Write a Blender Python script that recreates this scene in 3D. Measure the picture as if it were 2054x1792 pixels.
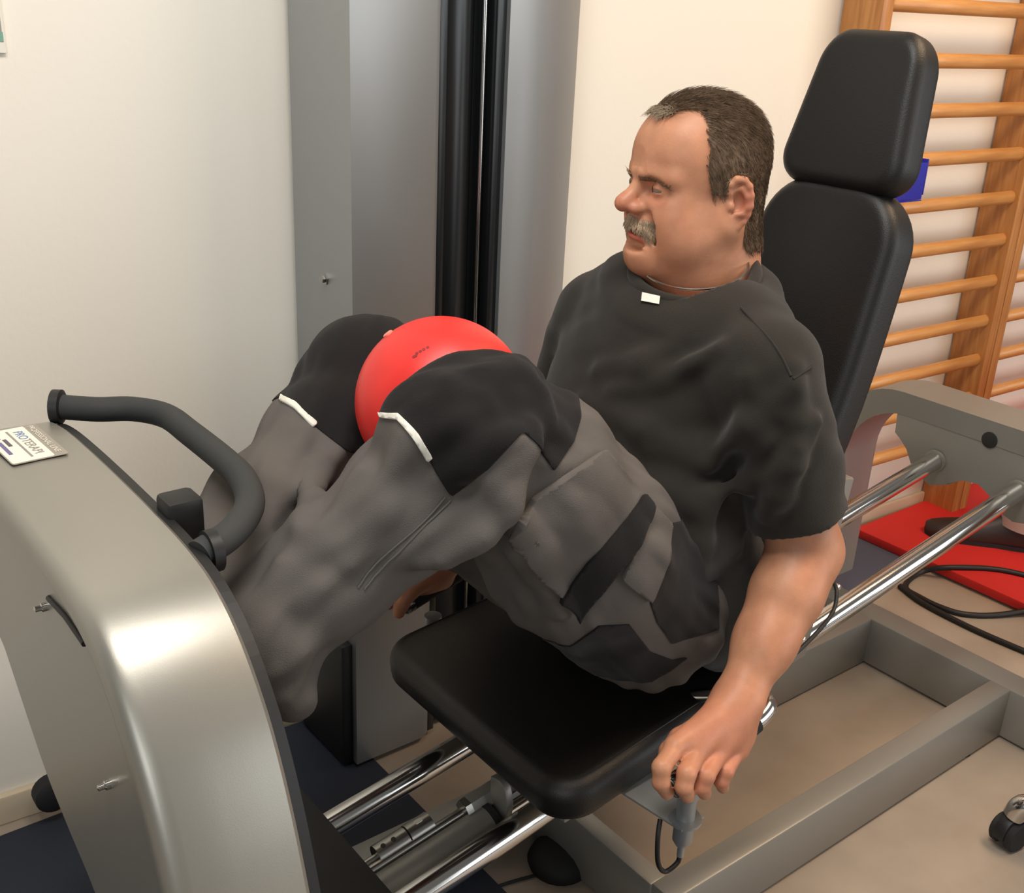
import bpy, bmesh, math, random
import numpy as np
from mathutils import Vector, Matrix

for o in list(bpy.data.objects):
    bpy.data.objects.remove(o, do_unlink=True)
SC = bpy.context.scene
COL = SC.collection
random.seed(7)
RNG = np.random.default_rng(11)

# ------------------------------------------------------------------ camera
YAW, PITCH, ROLL = math.radians(38.9), math.radians(21.98), math.radians(2.744)
FPX, IMW, IMH = 2204.7, 2054, 1792
CAM = np.array([0.0, 0.0, 1.3])
_f = np.array([math.sin(YAW) * math.cos(PITCH), math.cos(YAW) * math.cos(PITCH), -math.sin(PITCH)])
_r0 = np.array([math.cos(YAW), -math.sin(YAW), 0.0])
_u0 = np.cross(_r0, _f)
_r = _r0 * math.cos(ROLL) + _u0 * math.sin(ROLL)
_u = -_r0 * math.sin(ROLL) + _u0 * math.cos(ROLL)
cd = bpy.data.cameras.new('camera')
cam = bpy.data.objects.new('camera', cd)
COL.objects.link(cam)
cam.matrix_world = Matrix(((_r[0], _u[0], -_f[0], CAM[0]), (_r[1], _u[1], -_f[1], CAM[1]),
                           (_r[2], _u[2], -_f[2], CAM[2]), (0, 0, 0, 1)))
cd.sensor_width = 36.0
cd.lens = FPX / IMW * 36.0
cd.clip_start = 0.02
SC.camera = cam


def ray(x, y):
    return _r * (x - IMW / 2) / FPX - _u * (y - IMH / 2) / FPX + _f


def at(x, y, X=None, Y=None, Z=None, t=None):
    """photograph position + one known world coordinate -> world point"""
    d = ray(x, y)
    if X is not None: t = (X - CAM[0]) / d[0]
    elif Y is not None: t = (Y - CAM[1]) / d[1]
    elif Z is not None: t = (Z - CAM[2]) / d[2]
    return CAM + d * t


def at_plane(x, y, p0, n):
    d = ray(x, y)
    return CAM + d * ((np.asarray(p0) - CAM) @ n) / (d @ n)


# ------------------------------------------------------------------ light
world = bpy.data.worlds.new('room_light')
SC.world = world
world.use_nodes = True
bg = world.node_tree.nodes['Background']
bg.inputs[0].default_value = (0.93, 0.90, 0.86, 1)
bg.inputs[1].default_value = 0.17


def area(name, loc, target, sx, sy, power, col):
    l = bpy.data.lights.new(name, 'AREA')
    l.shape = 'RECTANGLE'; l.size = sx; l.size_y = sy; l.energy = power; l.color = col
    o = bpy.data.objects.new(name, l)
    COL.objects.link(o)
    o.location = loc
    o.rotation_euler = (Vector(target) - Vector(loc)).to_track_quat('-Z', 'Y').to_euler()
    return o


area('window_daylight', (3.3, -2.3, 1.35), (0.9, 1.4, 1.0), 3.4, 1.9, 57, (0.93, 0.97, 1.0))
area('window_daylight_side', (-2.0, -1.2, 1.9), (0.6, 1.5, 0.8), 1.8, 1.4, 26, (0.94, 0.98, 1.0))
area('ceiling_lamp_warm', (2.3, 0.2, 2.6), (2.0, 0.7, 0.0), 1.3, 0.6, 37, (1.0, 0.71, 0.46))
area('ceiling_lamp_neutral', (0.3, 0.5, 2.6), (0.3, 0.7, 0.0), 1.3, 0.5, 36, (1.0, 0.96, 0.90))

SC.view_settings.view_transform = 'Standard'
SC.view_settings.look = 'None'
SC.view_settings.gamma = 1.0
SC.view_settings.use_curve_mapping = False
SC.view_settings.exposure = -0.02


# ------------------------------------------------------------------ materials
def srgb(r, g, b):
    f = lambda c: (c / 255 / 12.92) if c / 255 <= 0.04045 else ((c / 255 + 0.055) / 1.055) ** 2.4
    return (f(r), f(g), f(b))


MATS = {}


def mat(name, col, rough=0.5, metal=0.0, spec=0.5, bump=0.0, bscale=200.0, bdet=2.0, var=0.0, vscale=20.0,
        stretch=None, col2=None, coat=0.0, sss=0.0, attr=None, attr_col=None, sheen=0.0, aniso=0.0):
    if name in MATS: return MATS[name]
    m = bpy.data.materials.new(name)
    m.use_nodes = True
    nt = m.node_tree
    b = nt.nodes['Principled BSDF']
    b.inputs['Base Color'].default_value = (*col, 1)
    b.inputs['Roughness'].default_value = rough
    b.inputs['Metallic'].default_value = metal
    b.inputs['Specular IOR Level'].default_value = spec
    b.inputs['Coat Weight'].default_value = coat
    if sheen:
        b.inputs['Sheen Weight'].default_value = sheen
    if sss:
        b.inputs['Subsurface Weight'].default_value = sss
        b.inputs['Subsurface Radius'].default_value = (0.012, 0.005, 0.003)
        b.inputs['Subsurface Scale'].default_value = 0.6
    tc = nt.nodes.new('ShaderNodeTexCoord')
    vec = tc.outputs['Object']
    if stretch:
        mp = nt.nodes.new('ShaderNodeMapping')
        mp.inputs['Scale'].default_value = stretch
        nt.links.new(vec, mp.inputs['Vector'])
        vec = mp.outputs['Vector']
    cur = None
    if var or col2:
        n = nt.nodes.new('ShaderNodeTexNoise')
        n.inputs['Scale'].default_value = vscale
        n.inputs['Detail'].default_value = 4
        nt.links.new(vec, n.inputs['Vector'])
        mx = nt.nodes.new('ShaderNodeMix'); mx.data_type = 'RGBA'
        c2 = col2 if col2 else tuple(min(1, c * (1 + var)) for c in col)
        c1 = col if col2 else tuple(c * (1 - var) for c in col)
        mx.inputs[6].default_value = (*c1, 1); mx.inputs[7].default_value = (*c2, 1)
        rp = nt.nodes.new('ShaderNodeMapRange')
        rp.inputs[1].default_value = 0.32; rp.inputs[2].default_value = 0.68
        nt.links.new(n.outputs[0], rp.inputs[0]); nt.links.new(rp.outputs[0], mx.inputs[0])
        cur = mx.outputs[2]
    if attr:
        a = nt.nodes.new('ShaderNodeAttribute'); a.attribute_name = attr
        mx2 = nt.nodes.new('ShaderNodeMix'); mx2.data_type = 'RGBA'
        nt.links.new(a.outputs['Fac'], mx2.inputs[0])
        if cur is not None: nt.links.new(cur, mx2.inputs[6])
        else: mx2.inputs[6].default_value = (*col, 1)
        mx2.inputs[7].default_value = (*attr_col, 1)
        cur = mx2.outputs[2]
    if cur is not None:
        nt.links.new(cur, b.inputs['Base Color'])
    if bump:
        n2 = nt.nodes.new('ShaderNodeTexNoise')
        n2.inputs['Scale'].default_value = bscale
        n2.inputs['Detail'].default_value = bdet
        nt.links.new(vec, n2.inputs['Vector'])
        bp = nt.nodes.new('ShaderNodeBump')
        bp.inputs['Strength'].default_value = bump
        bp.inputs['Distance'].default_value = 0.004
        nt.links.new(n2.outputs[0], bp.inputs['Height'])
        nt.links.new(bp.outputs[0], b.inputs['Normal'])
    MATS[name] = m
    return m


M_WALL = mat('wall_paint', srgb(236, 231, 219), 0.75, bump=0.08, bscale=120, bdet=4)
M_FLOOR = mat('linoleum', srgb(166, 152, 137), 0.42, var=0.07, vscale=9, bump=0.02, bscale=300)
M_BASEB = mat('baseboard_vinyl', srgb(206, 190, 164), 0.5)
M_NAVY = mat('navy_mat', srgb(38, 44, 58), 0.75, bump=0.25, bscale=700)
M_SILVER = mat('silver_paint', srgb(160, 157, 148), 0.36, metal=0.65, bump=0.02, bscale=900)
M_FRAME = mat('frame_grey_paint', srgb(150, 148, 142), 0.42, metal=0.45, bump=0.03, bscale=500)
M_CHROME = mat('chrome', srgb(206, 204, 200), 0.14, metal=1.0)
M_STEEL = mat('steel', srgb(170, 168, 162), 0.28, metal=1.0)
M_ALU = mat('brushed_aluminium', srgb(160, 163, 164), 0.44, metal=0.62)
M_BLACK = mat('black_plastic', srgb(24, 24, 25), 0.5)
M_BLACKCH = mat('black_channel', srgb(20, 22, 24), 0.3, spec=0.6)
M_RUBBER = mat('black_rubber', srgb(30, 30, 31), 0.7)
M_VINYL = mat('black_vinyl', srgb(19, 17, 15), 0.48, bump=0.12, bscale=520, bdet=3)
M_FOAM = mat('handle_foam', srgb(48, 50, 50), 0.75, bump=0.08, bscale=800)
M_WOOD = mat('pine_wood', srgb(190, 128, 66), 0.42, col2=srgb(216, 158, 92), stretch=(1.2, 14, 14), vscale=6, bump=0.03, bscale=20, coat=0.2)
M_WOODV = mat('pine_wood_upright', srgb(168, 108, 52), 0.45, col2=srgb(196, 138, 76), stretch=(14, 14, 1.2), vscale=6, bump=0.03, bscale=20, coat=0.2)
M_RED = mat('red_rubber', srgb(226, 46, 40), 0.42, var=0.06, vscale=25)
M_REDMAT = mat('red_foam_mat', srgb(206, 36, 30), 0.7, bump=0.1, bscale=500)
M_REDSIDE = mat('red_foam_side', srgb(120, 22, 22), 0.7)
M_BLUEMAT = mat('blue_mat', srgb(78, 80, 98), 0.7)
M_BLUE = mat('blue_plastic', srgb(44, 46, 168), 0.4)
M_WHITE = mat('white_print', srgb(228, 224, 212), 0.6)
M_CABLE = mat('cable_rubber', srgb(22, 20, 20), 0.5)
M_SKIN = mat('skin', srgb(194, 138, 106), 0.45, spec=0.35, var=0.10, vscale=38, bump=0.06, bscale=420, sss=0.12,
             attr='tint', attr_col=srgb(190, 92, 76))
M_HAIR = mat('dark_hair', srgb(110, 91, 73), 0.7, spec=0.2, var=0.3, vscale=90)
M_MOUST = mat('grey_moustache', srgb(180, 160, 132), 0.6, var=0.25, vscale=140)
M_SHIRT = mat('charcoal_cotton', srgb(46, 43, 39), 0.9, spec=0.15, bump=0.25, bscale=900, sheen=0.12)
M_TROUS = mat('grey_canvas', srgb(97, 92, 88), 0.9, spec=0.15, bump=0.2, bscale=900, var=0.05, vscale=14)
M_TROUSBLK = mat('black_canvas', srgb(30, 28, 28), 0.9, spec=0.15, bump=0.2, bscale=900, sheen=0.06)
M_SEAM = mat('shirt_seam', srgb(38, 36, 33), 0.9)
M_STITCH = mat('seam_thread', srgb(92, 88, 84), 0.9)
M_PIPE = mat('white_piping', srgb(226, 222, 210), 0.6)


# ------------------------------------------------------------------ mesh helpers
def link(name, me, m, parent=None, smooth=False):
    o = bpy.data.objects.new(name, me)
    COL.objects.link(o)
    if m is not None and not me.materials: me.materials.append(m)
    if parent is not None: o.parent = parent
    if smooth:
        me.polygons.foreach_set('use_smooth', [True] * len(me.polygons))
    return o


def raw(name, V, F, m, parent=None, smooth=True):
    me = bpy.data.meshes.new(name)
    if isinstance(F, np.ndarray) and F.ndim == 2:
        me.vertices.add(len(V)); me.vertices.foreach_set('co', np.asarray(V, np.float32).ravel())
        k = F.shape[1]
        me.loops.add(F.size); me.loops.foreach_set('vertex_index', F.astype(np.int32).ravel())
        me.polygons.add(len(F))
        me.polygons.foreach_set('loop_start', np.arange(0, F.size, k, dtype=np.int32))
        me.update(calc_edges=True); me.validate()
    else:
        me.from_pydata([tuple(map(float, v)) for v in V], [], [tuple(int(i) for i in f) for f in F])
        me.update()
    return link(name, me, m, parent, smooth)


def bm_obj(name, bm, m, parent=None, smooth=False, auto=None):
    bmesh.ops.recalc_face_normals(bm, faces=bm.faces)
    me = bpy.data.meshes.new(name)
    bm.to_mesh(me); bm.free()
    o = link(name, me, m, parent, smooth or auto is not None)
    if auto is not None:
        me.set_sharp_from_angle(angle=math.radians(auto))
    return o


def empty(name, loc, label=None, cat=None, group=None):
    o = bpy.data.objects.new(name, None)
    COL.objects.link(o); o.location = loc; o.empty_display_size = 0.05
    tag(o, label, cat, group)
    return o


def tag(o, label=None, cat=None, group=None, kind=None):
    if label: o['label'] = label
    if cat: o['category'] = cat
    if group: o['group'] = group
    if kind: o['kind'] = kind
    return o


def put(o, root):
    """parent o (built in world coordinates) to root, keeping its place"""
    bpy.context.view_layer.update()
    o.parent = root
    o.matrix_parent_inverse = root.matrix_world.inverted()
    return o


def box_bm(lo, hi, bev=0.0, seg=2, rot=None, piv=None):
    bm = bmesh.new()
    bmesh.ops.create_cube(bm, size=1.0)
    lo = Vector(lo); hi = Vector(hi)
    for v in bm.verts:
        v.co = Vector((lo.x + (v.co.x + .5) * (hi.x - lo.x), lo.y + (v.co.y + .5) * (hi.y - lo.y), lo.z + (v.co.z + .5) * (hi.z - lo.z)))
    if bev:
        bmesh.ops.bevel(bm, geom=bm.edges[:], offset=bev, segments=seg, profile=0.5, affect='EDGES')
    if rot is not None:
        p = Vector(piv) if piv is not None else (lo + hi) / 2
        bmesh.ops.rotate(bm, verts=bm.verts, cent=p, matrix=rot)
    return bm


def box(name, lo, hi, m, parent=None, bev=0.0, seg=2, rot=None, piv=None):
    return bm_obj(name, box_bm(lo, hi, bev, seg, rot, piv), m, parent, auto=40 if bev else None)


def catmull(P, n):
    P = [np.asarray(p, float) for p in P]
    Q = [2 * P[0] - P[1]] + P + [2 * P[-1] - P[-2]]
    out = []
    for i in range(1, len(Q) - 2):
        for j in range(n):
            t = j / n
            a, b, c, d = Q[i - 1], Q[i], Q[i + 1], Q[i + 2]
            out.append(0.5 * ((2 * b) + (-a + c) * t + (2 * a - 5 * b + 4 * c - d) * t * t + (-a + 3 * b - 3 * c + d) * t ** 3))
    out.append(P[-1])
    return out


def tube_bm(P, rad, seg=16, cap=True, bm=None):
    bm = bm or bmesh.new()
    P = [Vector(tuple(map(float, p))) for p in P]
    n = len(P)
    if not hasattr(rad, '__len__'): rad = [rad] * n
    t0 = (P[1] - P[0]).normalized()
    ref = Vector((0, 0, 1)) if abs(t0.z) < 0.9 else Vector((1, 0, 0))
    nx = t0.cross(ref).normalized()
    rings = []
    for i in range(n):
        t = (P[min(i + 1, n - 1)] - P[max(i - 1, 0)]).normalized()
        nx = (nx - t * nx.dot(t)).normalized()
        ny = t.cross(nx)
        rings.append([bm.verts.new(P[i] + (nx * math.cos(2 * math.pi * k / seg) + ny * math.sin(2 * math.pi * k / seg)) * rad[i]) for k in range(seg)])
    for i in range(n - 1):
        for k in range(seg):
            bm.faces.new((rings[i][k], rings[i][(k + 1) % seg], rings[i + 1][(k + 1) % seg], rings[i + 1][k]))
    if cap:
        bm.faces.new(rings[0][::-1]); bm.faces.new(rings[-1])
    bmesh.ops.triangulate(bm, faces=[f for f in bm.faces if len(f.verts) > 4], quad_method='BEAUTY', ngon_method='BEAUTY')
    return bm


def tube(name, P, rad, m, parent=None, seg=16, cap=True):
    return bm_obj(name, tube_bm(P, rad, seg, cap), m, parent, auto=50)


def lathe_bm(prof, seg=24, o=(0, 0, 0), axis=(0, 0, 1), bm=None):
    """prof: (radius, height) pairs along axis from o"""
    bm = bm or bmesh.new()
    ax = Vector(axis).normalized()
    a = ax.orthogonal().normalized(); b = ax.cross(a)
    o = Vector(tuple(map(float, o)))
    rings = [[bm.verts.new(o + ax * h + (a * math.cos(2 * math.pi * k / seg) + b * math.sin(2 * math.pi * k / seg)) * max(r, 1e-5)) for k in range(seg)] for r, h in prof]
    for i in range(len(rings) - 1):
        for k in range(seg):
            bm.faces.new((rings[i][k], rings[i][(k + 1) % seg], rings[i + 1][(k + 1) % seg], rings[i + 1][k]))
    bm.faces.new(rings[0][::-1]); bm.faces.new(rings[-1])
    bmesh.ops.triangulate(bm, faces=[f for f in bm.faces if len(f.verts) > 4], quad_method='BEAUTY', ngon_method='BEAUTY')
    return bm


def lathe(name, prof, m, parent=None, seg=24, o=(0, 0, 0), axis=(0, 0, 1)):
    return bm_obj(name, lathe_bm(prof, seg, o, axis), m, parent, auto=40)


def prism_bm(poly, d, bev=0.0, seg=2):
    """poly: 3D points of one face, d: extrusion vector"""
    bm = bmesh.new()
    d = Vector(d)
    a = [bm.verts.new(Vector(tuple(map(float, p)))) for p in poly]
    b = [bm.verts.new(v.co + d) for v in a]
    n = len(a)
    bm.faces.new(a); bm.faces.new(b[::-1])
    for i in range(n):
        bm.faces.new((a[i], b[i], b[(i + 1) % n], a[(i + 1) % n]))
    if bev:
        bm.edges.ensure_lookup_table()
        es = [e for e in bm.edges if (e.verts[0] in a) == (e.verts[1] in a)]
        bmesh.ops.bevel(bm, geom=es, offset=bev, segments=seg, profile=0.5, affect='EDGES', clamp_overlap=True)
    return bm


def prism(name, poly, d, m, parent=None, bev=0.0, seg=2, auto=35):
    return bm_obj(name, prism_bm(poly, d, bev, seg), m, parent, auto=auto)


def pad_mesh(sx, sy, sz, r, rad, bulge=0.0, nc=10, nr=7):
    """cushion centred at origin: rounded-rectangle plan (corner radius rad), edges rolled with radius r, z = thickness"""
    def outline(d):
        hx, hy, q = sx / 2 - d, sy / 2 - d, max(rad - d, 0.002)
        pts = []
        for cx, cy, a0 in ((hx - q, hy - q, 0), (-hx + q, hy - q, 90), (-hx + q, -hy + q, 180), (hx - q, -hy + q, 270)):
            for k in range(nc + 1):
                a = math.radians(a0 + 90 * k / nc)
                pts.append((cx + q * math.cos(a), cy + q * math.sin(a)))
        out = []
        for i in range(len(pts)):       # split the straight runs
            a, b = pts[i], pts[(i + 1) % len(pts)]
            m = 6 if (i % (nc + 1)) == nc else 1
            for j in range(m): out.append((a[0] + (b[0] - a[0]) * j / m, a[1] + (b[1] - a[1]) * j / m))
        return out
    prof = [(min(sx, sy) * 0.45, -sz / 2), (min(sx, sy) * 0.25, -sz / 2)]
    for k in range(nr + 1):
        a = math.radians(90 * k / nr); prof.append((r - r * math.sin(a), -sz / 2 + r - r * math.cos(a)))
    for k in range(nr + 1):
        a = math.radians(90 * k / nr); prof.append((r - r * math.cos(a), sz / 2 - r + r * math.sin(a)))
    for d in (0.12, 0.22, 0.32, 0.40): prof.append((max(min(sx, sy) * d, r * 1.2), sz / 2))
    bm = bmesh.new()
    rings = []
    for d, z in prof:
        ring = []
        for x, y in outline(d):
            zz = z
            if z > 0: zz += bulge * max(0, 1 - (2 * x / sx) ** 2) * max(0, 1 - (2 * y / sy) ** 2)
            ring.append(bm.verts.new((x, y, zz)))
        rings.append(ring)
    n = len(rings[0])
    for i in range(len(rings) - 1):
        for k in range(n):
            bm.faces.new((rings[i][k], rings[i][(k + 1) % n], rings[i + 1][(k + 1) % n], rings[i + 1][k]))
    bm.faces.new(rings[0][::-1]); bm.faces.new(rings[-1])
    bmesh.ops.triangulate(bm, faces=[f for f in bm.faces if len(f.verts) > 4], quad_method='BEAUTY', ngon_method='BEAUTY')
    return bm


# ================================================================== the room
WA = math.radians(2.9)
WN = np.array([math.sin(WA), math.cos(WA), 0.0])     # into the wall
WE = np.array([math.cos(WA), -math.sin(WA), 0.0])    # along the wall
W0 = np.array([0.264, 1.642, 0.0])


def wpt(e, off, z):
    """point: e metres along the wall, off metres in front of it, z up"""
    return W0 + WE * e - WN * off + np.array([0, 0, z])


def wbox(name, e0, e1, o0, o1, z0, z1, m, parent=None, bev=0.0):
    bm = box_bm((e0, o0, z0), (e1, o1, z1), bev)
    for v in bm.verts:
        v.co = Vector(wpt(v.co.x, v.co.y, v.co.z))
    return bm_obj(name, bm, m, parent, auto=40 if bev else None)


tag(wbox('wall_back', -3.0, 5.5, -0.12, 0.0, -0.02, 2.7, M_WALL), kind='structure')
tag(box('floor', (-3.0, -3.0, -0.06), (5.5, 1.9, 0.0), M_FLOOR), kind='structure')
tag(wbox('baseboard_back', -3.0, 5.5, 0.0, 0.014, 0.0, 0.055, M_BASEB, bev=0.004), kind='structure')

# navy floor mat under the front of the machine
o = box('floor_mat', (-0.75, 0.1, 0.0), (0.86, 1.60, 0.006), M_NAVY, bev=0.002)
tag(o, 'dark navy floor mat under the front of the leg press', 'mat')

# ================================================================== leg press
LP = empty('leg_press', (0.98, 0.97, 0.0), 'silver leg press machine with black padded seat, rails and a tall weight column', 'exercise machine')
CY = 0.968


def part(name):
    o = bpy.data.objects.new(name, None)
    COL.objects.link(o); o.empty_display_size = 0.03
    o.parent = LP
    o.matrix_parent_inverse = Matrix.Translation(-Vector((0.98, 0.97, 0.0)))
    return o


def mp(o):           # a mesh part of the machine
    o.parent = LP
    o.matrix_parent_inverse = Matrix.Translation(-Vector((0.98, 0.97, 0.0)))
    return o


def sp(o, p):        # a sub-part
    o.parent = p
    return o


# ---- base frame: welded box beams on the floor
fr = part('base_frame')
BT = 0.112
ZB = 0.005
sp(box('beam', (0.975, 0.790, ZB), (1.91, 0.834, BT - 0.001), M_FRAME, bev=0.004), fr)
sp(box('beam', (0.60, 1.106, ZB), (1.905, 1.150, BT), M_FRAME, bev=0.004), fr)
sp(box('beam', (1.903, 0.60, ZB), (1.968, 1.36, BT), M_FRAME, bev=0.004), fr)
sp(box('beam', (0.972, 0.832, ZB), (1.006, 1.108, BT - 0.002), M_FRAME, bev=0.004), fr)
for x, y in ((1.935, 0.64), (1.935, 1.32), (1.80, 0.812), (0.66, 1.128)):
    sp(lathe('levelling_foot', [(0.020, 0), (0.020, 0.004), (0.010, 0.005), (0.008, 0.02)], M_RUBBER, o=(x, y, 0.0)), fr)
# rubber bumper under the front crossbeam
sp(lathe('rubber_bumper', [(0.050, 0.0), (0.053, 0.010), (0.048, 0.022), (0.034, 0.032), (0.012, 0.036)], M_RUBBER, o=(0.972, 1.03, 0.0)), fr)

# ---- rails
RS = math.tan(math.radians(9.55))


def rz(x): return 0.257 + (x - 0.59) * RS


RD = Vector((math.cos(math.atan(RS)), 0, math.sin(math.atan(RS))))
for y in (0.887, 1.063):
    mp(tube('guide_rail', [(0.50, y, rz(0.50)), (1.2, y, rz(1.2)), (1.955, y, rz(1.955))], 0.0185, M_CHROME, seg=32))

# ---- front housing the rails run out of
mp(prism('front_housing', [(0.335, 0.60, 0.0), (0.335, 0.60, 0.285), (0.566, 0.60, 0.272), (0.60, 0.60, 0.0)], (0, 0.74, 0), M_BLACK, bev=0.006))

# ---- front arch cover
YA = 1.03
half = [(0.86, .838), (0.80, .826), (0.75, .797), (0.704, .746), (0.67, .683), (0.642, .608), (0.61, .50), (0.585, .38), (0.57, .20), (0.562, 0.0)]
near = [(1.03, .843), (0.94, .842)] + half
outer = catmull([np.array(p) for p in near], 4)
outer_far = [np.array((2 * YA - p[0], p[1])) for p in outer[::-1] if p[1] > 0.66]
O = outer_far[:-1] + outer                      # far foot -> top -> near foot
inn = catmull([np.array(p) for p in [(1.175, .600), (1.11, .545), (1.055, .503), (0.99, .474), (0.92, .447), (0.86, .40), (0.82, .32), (0.80, .18), (0.795, 0.0)]], 4)
inn_far = [np.array((1.345, .640)), np.array((1.30, .632)), np.array((1.24, .622))]
I = inn_far + inn


def resample(P, n):
    P = np.array(P); d = np.r_[0, np.cumsum(np.linalg.norm(np.diff(P, axis=0), axis=1))]
    s = np.linspace(0, d[-1], n)
    return np.c_[np.interp(s, d, P[:, 0]), np.interp(s, d, P[:, 1])]


NS = 120
Oc = resample(O, NS); Ic = resample(I, NS)
XL, XR = 0.214, 0.327
tng = np.gradient(Oc, axis=0); tng /= np.linalg.norm(tng, axis=1)[:, None]
nrm = np.c_[-tng[:, 1], tng[:, 0]]
if (nrm[NS // 2] @ np.array([0, 1.0])) < 0: nrm = -nrm
# cross-section walk: (x, inset from the outer curve) then to the inner edge
sec = [(XR - 0.002, 0.010), (XR, 0.004), (XR - 0.004, 0.0005), (XR - 0.02, 0.0), ((XL + XR) / 2, -0.001), (XL + 0.02, 0.0), (XL + 0.010, 0.0015), (XL + 0.004, 0.006),
       (XL + 0.0005, 0.013), (XL, 0.022), (XL + 0.003, 0.030), (XL + 0.012, 0.034)]
V = []; F = []
for i in range(NS):
    for x, ins in sec:
        q = Oc[i] - nrm[i] * ins
        V.append((x, q[0], q[1]))
    q = Ic[i]
    V.append((XL + 0.012, q[0], q[1])); V.append((XL + 0.022, q[0], q[1]))
    q2 = Oc[i] - nrm[i] * 0.034
    V.append((XR - 0.002, q2[0], q2[1]))
ns = len(sec) + 3
for i in range(NS - 1):
    for k in range(ns):
        a, b = i * ns + k, i * ns + (k + 1) % ns
        F.append((a, b, b + ns, a + ns))
F = [tuple(f) for f in F] + [tuple(range(ns))[::-1], tuple((NS - 1) * ns + k for k in range(ns))]
arch = raw('front_arch', V, F, M_SILVER, smooth=True)
bm = bmesh.new(); bm.from_mesh(arch.data); bmesh.ops.recalc_face_normals(bm, faces=bm.faces); bm.to_mesh(arch.data); bm.free()
arch.data.set_sharp_from_angle(angle=math.radians(38))
mp(arch)
# bolts on its inside face
for px, py in ((92, 1217), (220, 1573)):
    p = at(px, py, X=XL + 0.012)
    sp(lathe('bolt', [(0.0045, -0.002), (0.0045, 0.004), (0.003, 0.005), (0.003, 0.010), (0.001, 0.011)], M_CHROME, seg=12, o=p, axis=(-1, 0, 0)), arch)
s0, s1 = at(98, 1200, X=XL + 0.011), at(170, 1292, X=XL + 0.011)
sp(tube('slot', [s0, (s0 + s1) / 2 + np.array([0, 0, 0.004]), s1], 0.003, M_BLACK, seg=8), arch)

# sticker with its printing, on the arch top
zs = 0.8445
cs = [np.array(at(px, py, Z=zs)) for px, py in ((70, 851), (139, 910), (40, 949), (-30, 878))]
st = part('sticker'); st.parent = arch; st.matrix_parent_inverse = Matrix.Identity(4); st.name = 'maker_sticker'
ox = cs[1] - cs[0]; ox[2] = 0; LX = np.linalg.norm(ox); ox /= LX          # text direction
oy = np.cross([0, 0, 1], ox); LY = abs((cs[1] - cs[2]) @ oy)
org = cs[0] - oy * LY                                                      # lower-left corner of the plate


def spt(u, v, h=0.0): return org + ox * u * LX + oy * v * LY + np.array([0, 0, h])


def plate(name, u0, u1, v0, v1, h, m, r=0.0):
    poly = []
    for cu, cv, a0 in ((u1 - r, v1 - r, 0), (u0 + r, v1 - r, 90), (u0 + r, v0 + r, 180), (u1 - r, v0 + r, 270)):
        for k in range(5):
            a = math.radians(a0 + k * 22.5)
            poly.append(spt(cu + r * math.cos(a), cv + r * math.sin(a), 0.0))
    return sp(prism(name, poly, (0, 0, h), m, auto=30), st)


M_STKG = mat('sticker_grey', srgb(150, 144, 132), 0.5)
M_INKB = mat('ink_blue', srgb(92, 124, 176), 0.6)
M_INKG = mat('ink_grey', srgb(140, 136, 130), 0.6)
M_INKD = mat('ink_dark', srgb(90, 84, 92), 0.6)
plate('border', 0, 1, 0, 1, 0.0006, M_STKG, 0.05)
plate('white_field', 0.02, 0.98, 0.02, 0.76, 0.0009, M_WHITE, 0.03)


def text(name, body, u, v, size, m, h=0.0012, width=None):
    cu = bpy.data.curves.new(name, 'FONT')
    cu.body = body; cu.size = size
    tmp = bpy.data.objects.new(name + '_tmp', cu); COL.objects.link(tmp)
    dg = bpy.context.evaluated_depsgraph_get()
    me = bpy.data.meshes.new_from_object(tmp.evaluated_get(dg))
    bpy.data.objects.remove(tmp, do_unlink=True); bpy.data.curves.remove(cu)
    co = np.array([vv.co for vv in me.vertices])
    if width: co[:, 0] *= width / max(co[:, 0].max(), 1e-6)
    for vv, c in zip(me.vertices, co):
        vv.co = Vector(spt(u, v, h) + ox * c[0] + oy * c[1])
    me.materials.clear(); me.materials.append(m)
    ob = bpy.data.objects.new(name, me); COL.objects.link(ob)
    return sp(ob, st)


text('lettering', 'PROFESSIONAL LINE', 0.05, 0.82, LY * 0.15, M_WHITE, width=LX * 0.86)
text('lettering', 'PRO', 0.14, 0.50, LY * 0.24, M_INKB, width=LX * 0.25)
text('lettering', 'TERAPI', 0.40, 0.50, LY * 0.24, M_INKG, width=LX * 0.44)
plate('print_line', 0.10, 0.90, 0.39, 0.43, 0.0012, M_INKG)
plate('print_line', 0.30, 0.52, 0.22, 0.29, 0.0012, M_INKD)
plate('print_line', 0.36, 0.74, 0.10, 0.17, 0.0012, mat('ink_violet', srgb(104, 98, 140), 0.6))
plate('print_line', 0.08, 0.28, 0.14, 0.21, 0.0012, mat('ink_red', srgb(150, 100, 104), 0.6))

# ---- foot plate and the handle above it
fp = [Oc[i] - nrm[i] * 0.036 for i in range(0, NS, 3) if Oc[i][1] > 0.42]
mp(prism('foot_plate', [(0.232, q[0], q[1]) for q in fp], (0.018, 0, 0), M_BLACK, bev=0.003))
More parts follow.
